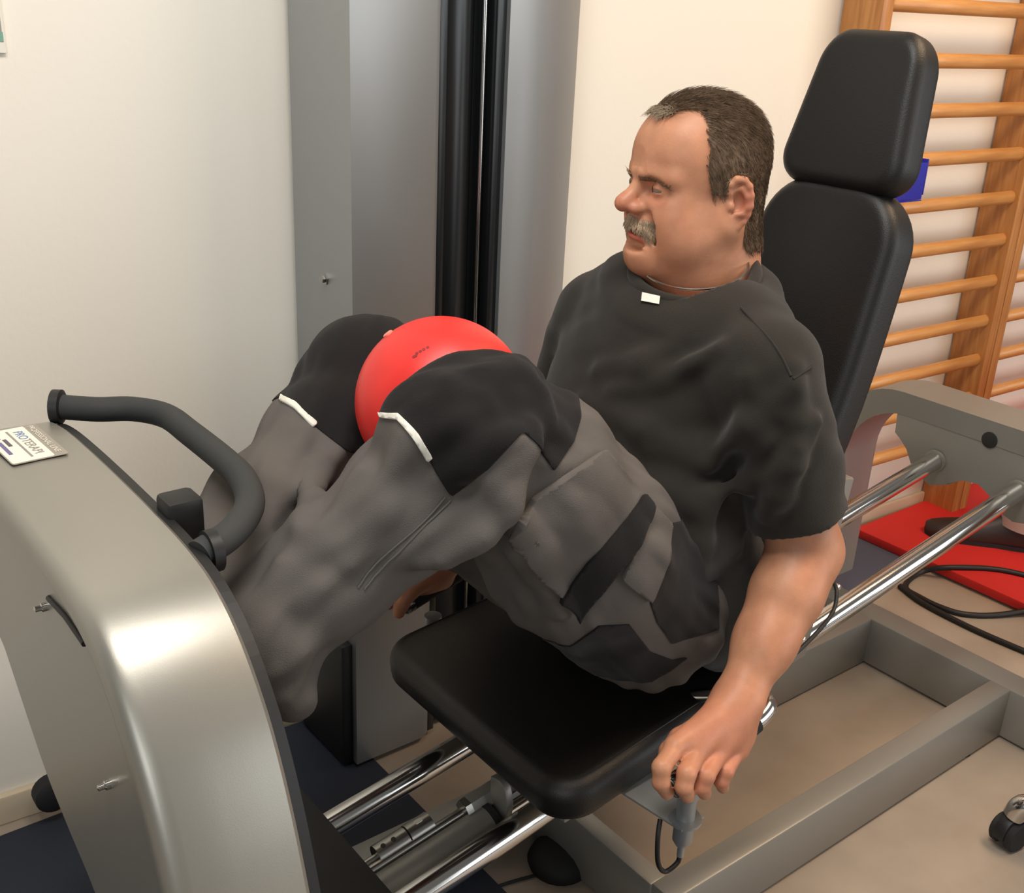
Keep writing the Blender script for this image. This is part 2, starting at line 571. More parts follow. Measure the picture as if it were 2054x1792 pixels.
# rubber edging round the open side of the arch
V = []; F = []
for i in range(NS):
    for x, ins in ((XR - 0.004, 0.004), (XR + 0.010, 0.005), (XR + 0.012, 0.010), (XR + 0.010, 0.030), (XR - 0.004, 0.032)):
        q = Oc[i] - nrm[i] * ins; V.append((x, q[0], q[1]))
for i in range(NS - 1):
    for k in range(5):
        a, b = i * 5 + k, i * 5 + (k + 1) % 5
        F.append((a, b, b + 5, a + 5))
F += [tuple(range(5))[::-1], tuple((NS - 1) * 5 + k for k in range(5))]
mp(raw('edge_trim', V, F, M_BLACK, smooth=False))
bq = at(366, 1026, X=0.352)
mp(box('handle_bracket', bq - np.array([0.02, 0.018, 0.03]), bq + np.array([0.016, 0.018, 0.018]), M_BLACK, bev=0.006))
hp = [(0.335, 1.26, .842), (0.37, 1.228, .842), (0.405, 1.205, .843), (0.428, 1.165, .843), (0.430, 1.10, .843), (0.430, 1.01, .842), (0.425, 0.955, .842), (0.408, 0.905, .838), (0.375, 0.872, .832), (0.335, 0.856, .826)]
hd = mp(tube('handle', catmull(hp, 6), 0.0145, M_FOAM, seg=24))
sp(lathe('handle_mount', [(0.020, 0), (0.020, 0.010), (0.014, 0.012)], M_BLACK, o=(0.343, 0.858, .826), axis=(1, 0, 0)), hd)
sp(lathe('handle_mount', [(0.020, 0), (0.020, 0.010), (0.014, 0.012)], M_BLACK, o=(0.332, 1.262, .842), axis=(1, -0.7, 0)), hd)

# black castor-like roller behind the arch foot
mp(lathe('rear_roller', [(0.022, 0), (0.03, 0.006), (0.03, 0.03), (0.022, 0.036)], M_RUBBER, o=at(112, 1602, X=0.345) + np.array([0, 0, 0]), axis=(0, 1, 0)))

# ---- weight column
tw = part('weight_column')
ZT = 2.3
YF = 1.418
sp(prism('left_post', [(0.821, YF, 0.012), (0.966, YF, 0.012), (0.979, YF + 0.010, 0.012), (0.979, 1.592, 0.012), (0.821, 1.60, 0.012)], (0, 0, ZT), M_ALU, bev=0.0025), tw)
sp(prism('right_post', [(1.104, YF + 0.004, 0.012), (1.166, YF, 0.012), (1.325, 1.515, 0.012), (1.325, 1.575, 0.012), (1.104, 1.585, 0.012)], (0, 0, ZT), M_ALU, bev=0.0025), tw)
sp(box('black_channel', (0.979, 1.47, 0.012), (1.104, 1.58, ZT), M_BLACKCH), tw)
sp(box('channel_lip', (0.979, 1.43, 0.012), (0.995, 1.47, ZT), M_BLACKCH, bev=0.002), tw)
sp(box('channel_lip', (1.085, 1.43, 0.012), (1.104, 1.47, ZT), M_BLACKCH, bev=0.002), tw)
sp(tube('guide_rod', [(1.073, 1.446, 0.02), (1.073, 1.446, 1.2), (1.073, 1.446, ZT)], 0.004, M_CHROME, seg=16), tw)
sp(tube('weight_cover', [(1.03, 1.49, 0.02), (1.03, 1.49, ZT)], 0.045, M_BLACKCH, seg=32), tw)
sp(box('black_side_cover', (0.800, 1.43, 0.012), (0.8215, 1.585, 0.26), M_BLACK, bev=0.004), tw)
p = at(653, 560, X=0.821)
sp(lathe('bolt', [(0.010, -0.002), (0.010, 0.003), (0.006, 0.0035), (0.006, 0.008), (0.002, 0.009)], M_STEEL, seg=6, o=p, axis=(-1, 0, 0)), tw)
sp(prism('column_base', [(0.822, 1.419, 0.006), (1.32, 1.519, 0.006), (1.32, 1.58, 0.006), (0.822, 1.59, 0.006)], (0, 0, 0.012), M_BLACK, bev=0.002), tw)

# ---- rear arch carrying the rail ends
XP = 1.95
ra = part('rear_arch')
YC2 = 0.975
W2 = 0.345
leg_o, leg_i = W2, W2 - 0.055


def arch_curve(w, top, rad, n=10, foot=BT):
    pts = [(YC2 + w, foot), (YC2 + w, top - rad)]
    for k in range(1, n + 1):
        a = math.radians(90 * k / n)
        pts.append((YC2 + w - rad + rad * math.cos(a), top - rad + rad * math.sin(a)))
    pts2 = [(2 * YC2 - y, z) for y, z in pts[::-1]]
    return pts + pts2


oc = arch_curve(W2, 0.602, 0.16)
ic = arch_curve(W2 - 0.05, 0.556, 0.13)
poly = [(XP, y, z) for y, z in oc] + [(XP, y, z) for y, z in ic[::-1]]
sp(prism('arch_band', poly, (0.115, 0, 0), M_FRAME, bev=0.006), ra)
# bracket plate hanging from the arch, with both rail ends and a plugged hole
pl = [(1.168, .57), (1.150, .50), (1.125, .478), (1.100, .455), (1.062, .448), (1.035, .462), (1.01, .49), (0.98, .497), (0.945, .488), (0.918, .462), (0.90, .45), (0.86, .45), (0.83, .475), (0.80, .50), (0.785, .57)]
pl = [(1.168, .57), (1.164, .512), (1.128, .488), (1.112, .452), (1.068, .428), (1.028, .444), (1.0, .468), (0.965, .472), (0.935, .455), (0.915, .43), (0.885, .42), (0.845, .43), (0.82, .475), (0.79, .50), (0.785, .57)]
sp(prism('rail_bracket', [(XP + 0.002, y, z) for y, z in pl], (0.022, 0, 0), M_FRAME, bev=0.003), ra)
hp_ = at(1985, 883, X=XP)
sp(lathe('hole_plug', [(0.016, -0.001), (0.016, 0.0012), (0.013, 0.0022)], M_RUBBER, o=hp_, axis=(-1, 0, 0)), ra)
for y in (0.887, 1.063):
    sp(lathe('rail_socket', [(0.0225, 0), (0.0225, 0.006), (0.0187, 0.007)], M_FRAME, o=(XP + 0.003, y, rz(XP)), axis=-RD), ra)

# ---- drive between the rails
dr = part('damper')


def rp(x, y, h): return Vector((x, y, rz(x))) + Vector((-RD.z, 0, RD.x)) * h


def on_rail(px, py, h):       # photograph position on the plane h above the rail plane
    return at_plane(px, py, np.array(rp(0.59, 0, h)), np.array((-RD.z, 0, RD.x)))


def along(name, p, l0, l1, r, m, seg=24, par=None):
    p = Vector(tuple(p))
    return sp(tube(name, [p + RD * l0, p + RD * (l0 + l1) / 2, p + RD * l1], r, m, seg=seg), par or dr)


c = on_rail(985, 1648, -0.02)
along('cylinder', c, -0.42, 0.0, 0.026, M_FRAME)
along('cylinder_seal', c, -0.006, 0.004, 0.0268, M_RUBBER)
along('piston_rod', c, 0.0, 0.55, 0.0085, M_CHROME)
c2 = on_rail(955, 1612, 0.0)
along('threaded_rod', c2, -0.26, 0.0, 0.007, M_STEEL)
along('hex_block', c2, -0.012, 0.075, 0.017, M_FRAME, seg=6)
along('hex_nut', c2, -0.022, -0.012, 0.017, M_STEEL, seg=6)
c3 = on_rail(800, 1692, 0.0)
along('coupling_sleeve', c3, -0.035, 0.012, 0.016, M_STEEL)
along('coupling_collar', c3, 0.014, 0.05, 0.017, M_STEEL)
along('coupling_screw', c3 + np.array([0.03, 0.0, 0.016]), -0.004, 0.006, 0.007, M_STEEL, seg=6)
along('push_rod', c3, -0.2, -0.03, 0.0055, M_STEEL)
for l in (-0.022, -0.006):
    q = Vector(tuple(c3)) + RD * l
    sp(lathe('pin_hole', [(0.0035, 0.0135), (0.0035, 0.0165)], M_BLACK, seg=10, o=q, axis=(-0.3, -0.2, 1)), dr)
bk = on_rail(1000, 1610, 0.01)
poly = []
for k in range(9):
    a = math.radians(-70 + k * 20)
    poly.append(Vector(tuple(bk)) + Vector((0, -0.030 * math.cos(a) * 0.6, 0.035 * math.sin(a))))
poly += [Vector(tuple(bk)) + Vector((0, 0.02, 0.03)), Vector(tuple(bk)) + Vector((0, 0.02, -0.03))]
sp(prism('bracket', poly, (0.012, 0, 0), M_FRAME, bev=0.002), dr)

# ---- carriage: plates, seat, backrest, headrest, grips
TAU = math.radians(7.0)
SEAT_C = Vector((0.914, CY + 0.01, 0.418))
RT = Matrix.Rotation(-TAU, 4, 'Y')


def seat_warp(x, y, z):
    # x forward/back, y sideways, z up ; front corners rounder, top slightly dished
    return (x, y * (1 - 0.03 * (x / 0.2)), z - 0.006 * max(0, 1 - (y / 0.17) ** 2) * (1 if z > 0 else 0))


bm = pad_mesh(0.385, 0.415, 0.062, 0.024, 0.055)
for v in bm.verts:
    v.co = Vector(seat_warp(*v.co))
bmesh.ops.transform(bm, matrix=Matrix.Translation(SEAT_C) @ RT, verts=bm.verts)
seat = mp(bm_obj('seat', bm, M_VINYL, smooth=True))
# seam around the top edge
sm = []
for k in range(64):
    a = 2 * math.pi * k / 64
    ca, sa = math.cos(a), math.sin(a)
    e = 0.18
    x = math.copysign(abs(ca) ** e, ca) * 0.172; y = math.copysign(abs(sa) ** e, sa) * 0.192
    sm.append(Matrix.Translation(SEAT_C) @ RT @ Vector(seat_warp(x, y, 0.0295)))
sm.append(sm[0])
sp(tube('seam', sm, 0.0013, M_BLACK, seg=6, cap=False), seat)

bm = box_bm((-0.16, -0.175, -0.052), (0.235, 0.175, -0.034), 0.003)
bmesh.ops.transform(bm, matrix=Matrix.Translation(SEAT_C) @ RT, verts=bm.verts)
mp(bm_obj('seat_plate', bm, M_FRAME, auto=40))
bm = box_bm((-0.05, -0.10, -0.125), (0.30, 0.10, -0.05), 0.006)
bmesh.ops.transform(bm, matrix=Matrix.Translation(SEAT_C) @ RT, verts=bm.verts)
mp(bm_obj('carriage_block', bm, M_FRAME, auto=40))
# upright light-grey bracket behind the seat that carries the backrest
br = prism('backrest_bracket', [(1.075, 0.86, 0.34), (1.31, 0.86, 0.365), (1.36, 0.86, 0.66), (1.27, 0.86, 0.68), (1.20, 0.86, 0.50), (1.10, 0.86, 0.435)], (0, 0.22, 0), M_FRAME, bev=0.006)
mp(br)
for px, py in ((1420, 1298), (1607, 1283), (1676, 1178)):
    pp = at(px, py, Y=0.858)
    sp(lathe('bolt', [(0.007, -0.001), (0.007, 0.006), (0.004, 0.008)], M_CHROME, seg=12, o=pp, axis=(0, -1, 0)), br)

# grips at both sides of the seat
GA = at(1353, 1580, Y=0.685); GB = at(1536, 1428, Y=0.685)
GD = (GB - GA) / np.linalg.norm(GB - GA)


def mirror(p): q = np.array(p, float); q[1] = 2 * CY - q[1]; return q


FAR = np.array([-0.012, 0.0, -0.028])     # the far grip sits a little lower


def make_grip(mir):
    f = (lambda p: mirror(p) + FAR) if mir else (lambda p: np.array(p, float))
    g = part('hand_grip')
    L = np.linalg.norm(GB - GA)
    sp(tube('sleeve', [f(GA + GD * 0.012), f(GA + GD * L * .5), f(GA + GD * (L - 0.022))], 0.0148, M_RUBBER, seg=24), g)
    sp(tube('end_cap', [f(GA - GD * 0.004), f(GA - GD * 0.001), f(GA + GD * 0.013)], [0.0120, 0.0155, 0.0155], M_CHROME, seg=24), g)
    e = GA + GD * (L - 0.022)
    pts = [e, e + GD * 0.012, e + GD * 0.028 + np.array([0, 0.004, 0]), e + GD * 0.038 + np.array([0, 0.016, -0.004]), e + GD * 0.040 + np.array([0, 0.04, -0.012]), e + GD * 0.030 + np.array([0, 0.12, -0.055])]
    sp(tube('chrome_tube', [f(p) for p in catmull(pts, 5)], 0.0128, M_CHROME, seg=24), g)
    P = at(1374, 1640, Y=0.70)
    top = P + np.array([0, 0, 0.0])
    sp(lathe('post', [(0.0120, -0.004), (0.0120, 0.030), (0.0138, 0.032), (0.0138, 0.052)], M_ALU, o=f(P), axis=(0, 0, 1)), g)
    sp(lathe('flange', [(0.021, -0.004), (0.021, 0.0), (0.0125, 0.001)], M_ALU, o=f(P), axis=(0, 0, 1)), g)
    sp(lathe('socket', [(0.0125, -0.004), (0.0125, -0.034), (0.008, -0.042), (0.0045, -0.043), (0.0045, -0.060)], M_ALU, o=f(P), axis=(0, 0, 1)), g)
    arm = [P + np.array([-0.018, -0.012, -0.006]), P + np.array([0.022, -0.012, -0.006]), P + np.array([0.05, 0.14, 0.006]), P + np.array([-0.05, 0.14, 0.006])]
    sp(prism('bracket', [f(p) for p in arm], (0, 0, 0.004), M_FRAME, bev=0.001), g)
    q = P + np.array([0, 0, -0.058])
    cb = [q, q + np.array([-0.004, 0, -0.012]), q + np.array([-0.02, 0.004, -0.020]), q + np.array([-0.033, 0.006, 0.0]), q + np.array([-0.032, 0.012, 0.035]), q + np.array([-0.022, 0.02, 0.052])]
    sp(tube('cable', [f(p) for p in catmull(cb, 6)], 0.0032, M_CABLE, seg=10), g)


make_grip(False); make_grip(True)

# cable from the carriage down behind the arm
cb = [at(1668, 1163, Y=0.85), at(1678, 1185, Y=0.83), at(1672, 1225, Y=0.815), at(1640, 1268, Y=0.80), at(1590, 1316, Y=0.79), at(1545, 1350, Y=0.80)]
mp(tube('carriage_cable', catmull(cb, 6), 0.0032, M_CABLE, seg=10))


# backrest + headrest cushions, leaning back
def pad_part(name, cen, w_top, w_bot, hgt, thick, lean, curve=0.0, r=0.021, rad=0.05, yaw=0.0):
    wm = max(w_top, w_bot)
    bm = pad_mesh(hgt, wm, thick, r, rad, bulge=0.006)
    R = Matrix.Rotation(yaw, 4, 'Z')
    up = Vector((math.sin(lean), 0, math.cos(lean))); nf = Vector((-math.cos(lean), 0, math.sin(lean))); sd = Vector((0, 1, 0))
    for v in bm.verts:
        s = v.co.x / hgt + 0.5
        w = (w_bot + (w_top - w_bot) * s) / wm
        cz = curve * ((s - 0.5) * 2) ** 2 * (1 if s < 0.5 else 0.25)
        q = up * v.co.x + sd * v.co.y * w + nf * (v.co.z + cz)
        v.co = Vector(cen) + R @ q
    return mp(bm_obj(name, bm, M_VINYL, smooth=True))


head_pad = pad_part('headrest', (1.405, 0.978, 1.176), 0.160, 0.222, 0.222, 0.064, math.radians(14), rad=0.05)
back_pad = pad_part('backrest', (1.335, 0.978, 0.835), 0.240, 0.25, 0.50, 0.072, math.radians(16), curve=0.04, rad=0.085)
mp(tube('headrest_post', [(1.40, 0.978, 0.95), (1.42, 0.978, 1.05), (1.44, 0.978, 1.12)], 0.012, M_STEEL))


# ================================================================== wall bars
def w_hit(px, py, off): return at_plane(px, py, W0 - WN * off, WN)


def w_co(p): d = np.asarray(p) - W0; return d @ WE, d[2]


RUNG_OFF = 0.085
rung_rows = [(1795, 12), (1890, 122), (1868, 222), (1855, 328), (1790, 428), (1780, 527), (1755, 615), (1740, 695), (1722, 777)]
zs_ = [w_co(w_hit(px, py, RUNG_OFF))[1] for px, py in rung_rows]
dz = (zs_[1] - zs_[-1]) / 7
rz_list = [zs_[1] - k * dz for k in range(0, 10)]
rz_list = [z for z in rz_list if z > 0.12]
rz_list = [zs_[0] + 0.005] + rz_list
e_l0 = w_co(w_hit(1697, 0, 0.10))[0]; e_l1 = w_co(w_hit(1790, 0, 0.10))[0]
e_r = w_co(w_hit(2031, 105, 0.012))[0]
TOP = 2.35


def rung_mesh(L):
    bm = bmesh.new()
    seg = 16
    rings = []
    for x, s in ((0, .7), (0.004, 1.0), (L - 0.004, 1.0), (L, .7)):
        rings.append([bm.verts.new((x, 0.0125 * s * math.cos(2 * math.pi * k / seg), 0.0165 * s * math.sin(2 * math.pi * k / seg))) for k in range(seg)])
    for i in range(3):
        for k in range(seg): bm.faces.new((rings[i][k], rings[i][(k + 1) % seg], rings[i + 1][(k + 1) % seg], rings[i + 1][k]))
    bm.faces.new(rings[0][::-1]); bm.faces.new(rings[-1])
    bmesh.ops.recalc_face_normals(bm, faces=bm.faces)
    me = bpy.data.meshes.new('rung'); bm.to_mesh(me); bm.free()
    me.materials.append(M_WOOD)
    me.polygons.foreach_set('use_smooth', [True] * len(me.polygons))
    me.set_sharp_from_angle(angle=math.radians(50))
    return me


def stile(e0, e1, parent):
    bm = box_bm((0, -0.108, 0), (e1 - e0, -0.004, TOP), 0.004)
    o = bm_obj('upright', bm, M_WOODV, parent, auto=40)
    o.matrix_local = Matrix.Translation((e0, 0, 0))
    return o


def wall_bars(e0, e1, w0, w1, label):
    root = empty('wall_bars', tuple(W0), label, 'wall bars', 'wall bars along the wall')
    root.rotation_euler = (0, 0, -WA)
    stile(e0, e0 + w0, root); stile(e1, e1 + w1, root)
    L = e1 - e0 - w0 + 0.014
    me = rung_mesh(L)
    for z in rz_list + [rz_list[0] + 0.135, rz_list[0] + 0.27, rz_list[0] + 0.405, rz_list[0] + 0.54]:
        r_ = bpy.data.objects.new('rung', me); COL.objects.link(r_); r_.parent = root
        r_.location = (e0 + w0 - 0.007, -RUNG_OFF, z)
    return root


wall_bars(e_l1 - 0.036, e_r + 0.004, 0.036, 0.034, 'pine wall bars right behind the black headrest, with a blue box hung on')
wall_bars(e_r + 0.040, e_r + 0.95, 0.034, 0.034, 'pine wall bars at the right edge, next along from the pair behind the headrest')

# blue box hanging on the bars behind the headrest
bx0, bz1 = w_co(w_hit(1762, 322, 0.15)); bx1, bz0 = w_co(w_hit(1850, 402, 0.15))
bb = empty('blue_box', tuple(wpt(bx0, 0.15, bz0)), 'blue plastic box hooked on the wall bars behind the headrest', 'box')
lift = []
for nm, a in (('back', (bx0, bx1, 0.100, 0.103, bz0, bz1)), ('front', (bx0, bx1 - 0.012, 0.152, 0.155, bz0 + 0.004, bz1 - 0.01)),
              ('side', (bx0, bx0 + 0.003, 0.1, 0.155, bz0, bz1 - 0.01)), ('side', (bx1 - 0.004, bx1, 0.1, 0.150, bz0 + 0.012, bz1 - 0.004)), ('bottom', (bx0, bx1 - 0.01, 0.1, 0.155, bz0, bz0 + 0.003)),
              ('hook', (bx0 + 0.03, bx0 + 0.06, 0.066, 0.103, bz1 - 0.012, bz1))):
    put(wbox(nm, *a, M_BLUE, bev=0.001), bb)
put(wbox('white_tag', bx0 - 0.004, bx0 + 0.004, 0.156, 0.158, bz0 + 0.002, bz0 + 0.03, M_WHITE), bb)

# notice on the wall at the far left
e0, z0 = w_co(w_hit(13, 106, 0.004)); e1, z1 = w_co(w_hit(-110, -60, 0.004))
nt_ = empty('wall_notice', tuple(wpt(e0, 0.0, z0)), 'white notice with grey picture and green stripe on the wall at the left edge', 'notice')
put(wbox('sheet', e0 - 0.21, e0, 0.0005, 0.005, z0, z0 + 0.297, M_WHITE), nt_)
put(wbox('picture', e0 - 0.203, e0 - 0.003, 0.005, 0.0056, z0 + 0.026, z0 + 0.105, mat('print_grey', srgb(150, 146, 140), 0.6)), nt_)
put(wbox('green_stripe', e0 - 0.203, e0 - 0.002, 0.005, 0.0058, z0 + 0.014, z0 + 0.026, mat('print_green', srgb(120, 166, 146), 0.6)), nt_)

# ================================================================== floor things on the right
mat_root = empty('exercise_mat', (2.41, 1.0, 0.006), 'bright red exercise mat on the floor behind the machine', 'mat')
put(box('foam', (2.41, 0.62, 0.006), (4.2, 1.50, 0.030), M_REDMAT, bev=0.004), mat_root)
o = box('floor_mat', (2.14, 1.315, 0.0), (3.9, 1.52, 0.006), M_BLUEMAT, bev=0.002)
tag(o, 'grey-blue floor mat peeking out under the red mat', 'mat')
for ob in mat_root.children: pass

# somebody standing on the red mat: dark shoe and pale trouser leg
def foot_pose():
    heel = at(2085, 1100, Z=0.035); toe = at(1853, 1062, Z=0.035)
    return heel, toe


heel, toe = foot_pose()
fd = (toe - heel); fd[2] = 0; FL = np.linalg.norm(fd); fd /= FL; fs = np.array([-fd[1], fd[0], 0])
sc = FL / 0.29
prof = [(0.0, .030, .050, .078), (0.03, .036, .034, .098), (0.07, .037, .028, .100), (0.11, .037, .026, .088), (0.15, .042, .026, .070), (0.20, .047, .026, .054), (0.245, .044, .026, .044), (0.275, .032, .026, .037), (0.288, .014, .026, .031)]
V = []; F = []
nseg = 20
for s, w, zc, h in prof:
    for k in range(nseg):
        a = 2 * math.pi * k / nseg
        y = w * math.cos(a); z = math.sin(a)
        zz = 0.006 if z < -0.2 else 0.006 + (h - 0.006) * (z + 0.2) / 1.2
        p = heel + fd * (s * sc) + fs * y * sc; p[2] = 0.030 + zz * sc
        V.append(p)
for i in range(len(prof) - 1):
    for k in range(nseg):
        F.append((i * nseg + k, i * nseg + (k + 1) % nseg, (i + 1) * nseg + (k + 1) % nseg, (i + 1) * nseg + k))
F.append(tuple(range(nseg))[::-1]); F.append(tuple((len(prof) - 1) * nseg + k for k in range(nseg)))
pb = empty('person', tuple(heel), 'dark shoe and pale trouser leg of someone standing on the red mat', 'person')
put(raw('shoe', V, F, mat('dark_leather', srgb(48, 36, 30), 0.45)), pb)
sole = [heel + fd * s * sc + fs * w * sc for s, w, _, _ in prof] + [heel + fd * s * sc - fs * w * sc for s, w, _, _ in prof[::-1]]
for q in sole: q[2] = 0.0302
put(prism('sole', sole, (0, 0, 0.012), M_RUBBER), pb)
an = heel + fd * 0.055 * sc
lg = [an + np.array([0, 0, 0.05]), an + np.array([0.01, -0.005, 0.12]), an + np.array([0.03, -0.02, 0.3]), an + np.array([0.06, -0.05, 0.5])]
put(tube('trouser_leg', catmull(lg, 6), [0.058 + 0.0009 * k for k in range(19)], mat('pale_trousers', srgb(176, 152, 140), 0.9, bump=0.2, bscale=600), seg=24), pb)

# black cable lying in a loop on the floor
cp = [at(2100, 1165, Z=0.035), at(2000, 1143, Z=0.035), at(1900, 1139, Z=0.034), at(1850, 1147, Z=0.012), at(1822, 1165, Z=0.006), at(1818, 1182, Z=0.006), at(1840, 1196, Z=0.006), at(1880, 1216, Z=0.006), at(1930, 1232, Z=0.006), at(1990, 1235, Z=0.006), at(2060, 1226, Z=0.014), at(2110, 1215, Z=0.035)]
o = tube('power_cable', catmull(cp, 6), 0.0072, M_CABLE, seg=10)
tag(o, 'black cable looped over the corner of the red mat', 'cable')
cp = [at(1805, 1176, Z=0.006), at(1850, 1210, Z=0.006), at(1930, 1252, Z=0.006), at(2000, 1284, Z=0.006), at(2110, 1330, Z=0.006)]
o = tube('power_cable', catmull(cp, 6), 0.0072, M_CABLE, seg=10)
tag(o, 'straight black cable on the beige floor beside the machine base', 'cable')
cp = [at(900, 1820, Z=0.003), at(1000, 1778, Z=0.003), at(1080, 1755, Z=0.003), at(1165, 1735, Z=0.003)]
o = tube('thin_wire', catmull(cp, 6), 0.0025, M_CABLE, seg=8)
tag(o, 'thin black wire on the floor under the near rail', 'wire')

# rolling stool, only the tip of one leg in view
cw = at(2024, 1672, Z=0.024)
hub = cw + np.array([0.15, -0.27, 0.0]); hub[2] = 0.0
rs = empty('rolling_stool', tuple(hub), 'rolling stool with chrome legs and black castors at the lower right edge', 'stool')
d0 = cw - hub; a0 = math.atan2(d0[1], d0[0]); Ls = math.hypot(d0[0], d0[1])
for k in range(5):
    a = a0 + k * 2 * math.pi / 5
    u = np.array([math.cos(a), math.sin(a), 0]); v = np.array([-math.sin(a), math.cos(a), 0])
    tip = hub + u * Ls
    pts = [hub + np.array([0, 0, 0.110]), hub + u * Ls * .5 + np.array([0, 0, 0.100]), hub + u * (Ls - 0.03) + np.array([0, 0, 0.090]), hub + u * (Ls - 0.008) + np.array([0, 0, 0.084]), hub + u * Ls + np.array([0, 0, 0.062])]
    put(tube('leg', catmull(pts, 6), 0.0185, M_CHROME, seg=20), rs)
    ca = part('castor'); ca.parent = rs; ca.matrix_parent_inverse = rs.matrix_world.inverted() if False else Matrix.Translation(-Vector(tuple(hub)))
    w = np.array([math.cos(a + 0.9), math.sin(a + 0.9), 0]); ww = np.array([-w[1], w[0], 0])
    for sgn in (-1, 1):
        sp(lathe('wheel', [(0.013, 0), (0.025, 0.001), (0.028, 0.004), (0.028, 0.013), (0.025, 0.016)], M_RUBBER, o=tip + ww * sgn * 0.006 + np.array([0, 0, 0.0284]), axis=ww * sgn), ca)
    hood = []
    for j in range(11):
        b = math.radians(-10 + j * 20)
        hood.append(tip + w * 0.032 * math.cos(b) + np.array([0, 0, 0.030 + 0.034 * math.sin(b)]) - ww * 0.011)
    sp(prism('hood', hood, ww * 0.022, M_BLACK, bev=0.003), ca)
put(lathe('column', [(0.03, 0.085), (0.034, 0.09), (0.034, 0.12), (0.022, 0.13), (0.022, 0.28), (0.014, 0.285), (0.014, 0.42)], M_CHROME, o=hub), rs)
put(lathe('seat', [(0.10, 0.42), (0.155, 0.43), (0.165, 0.45), (0.160, 0.475), (0.13, 0.49), (0.02, 0.495)], M_VINYL, o=hub, seg=40), rs)


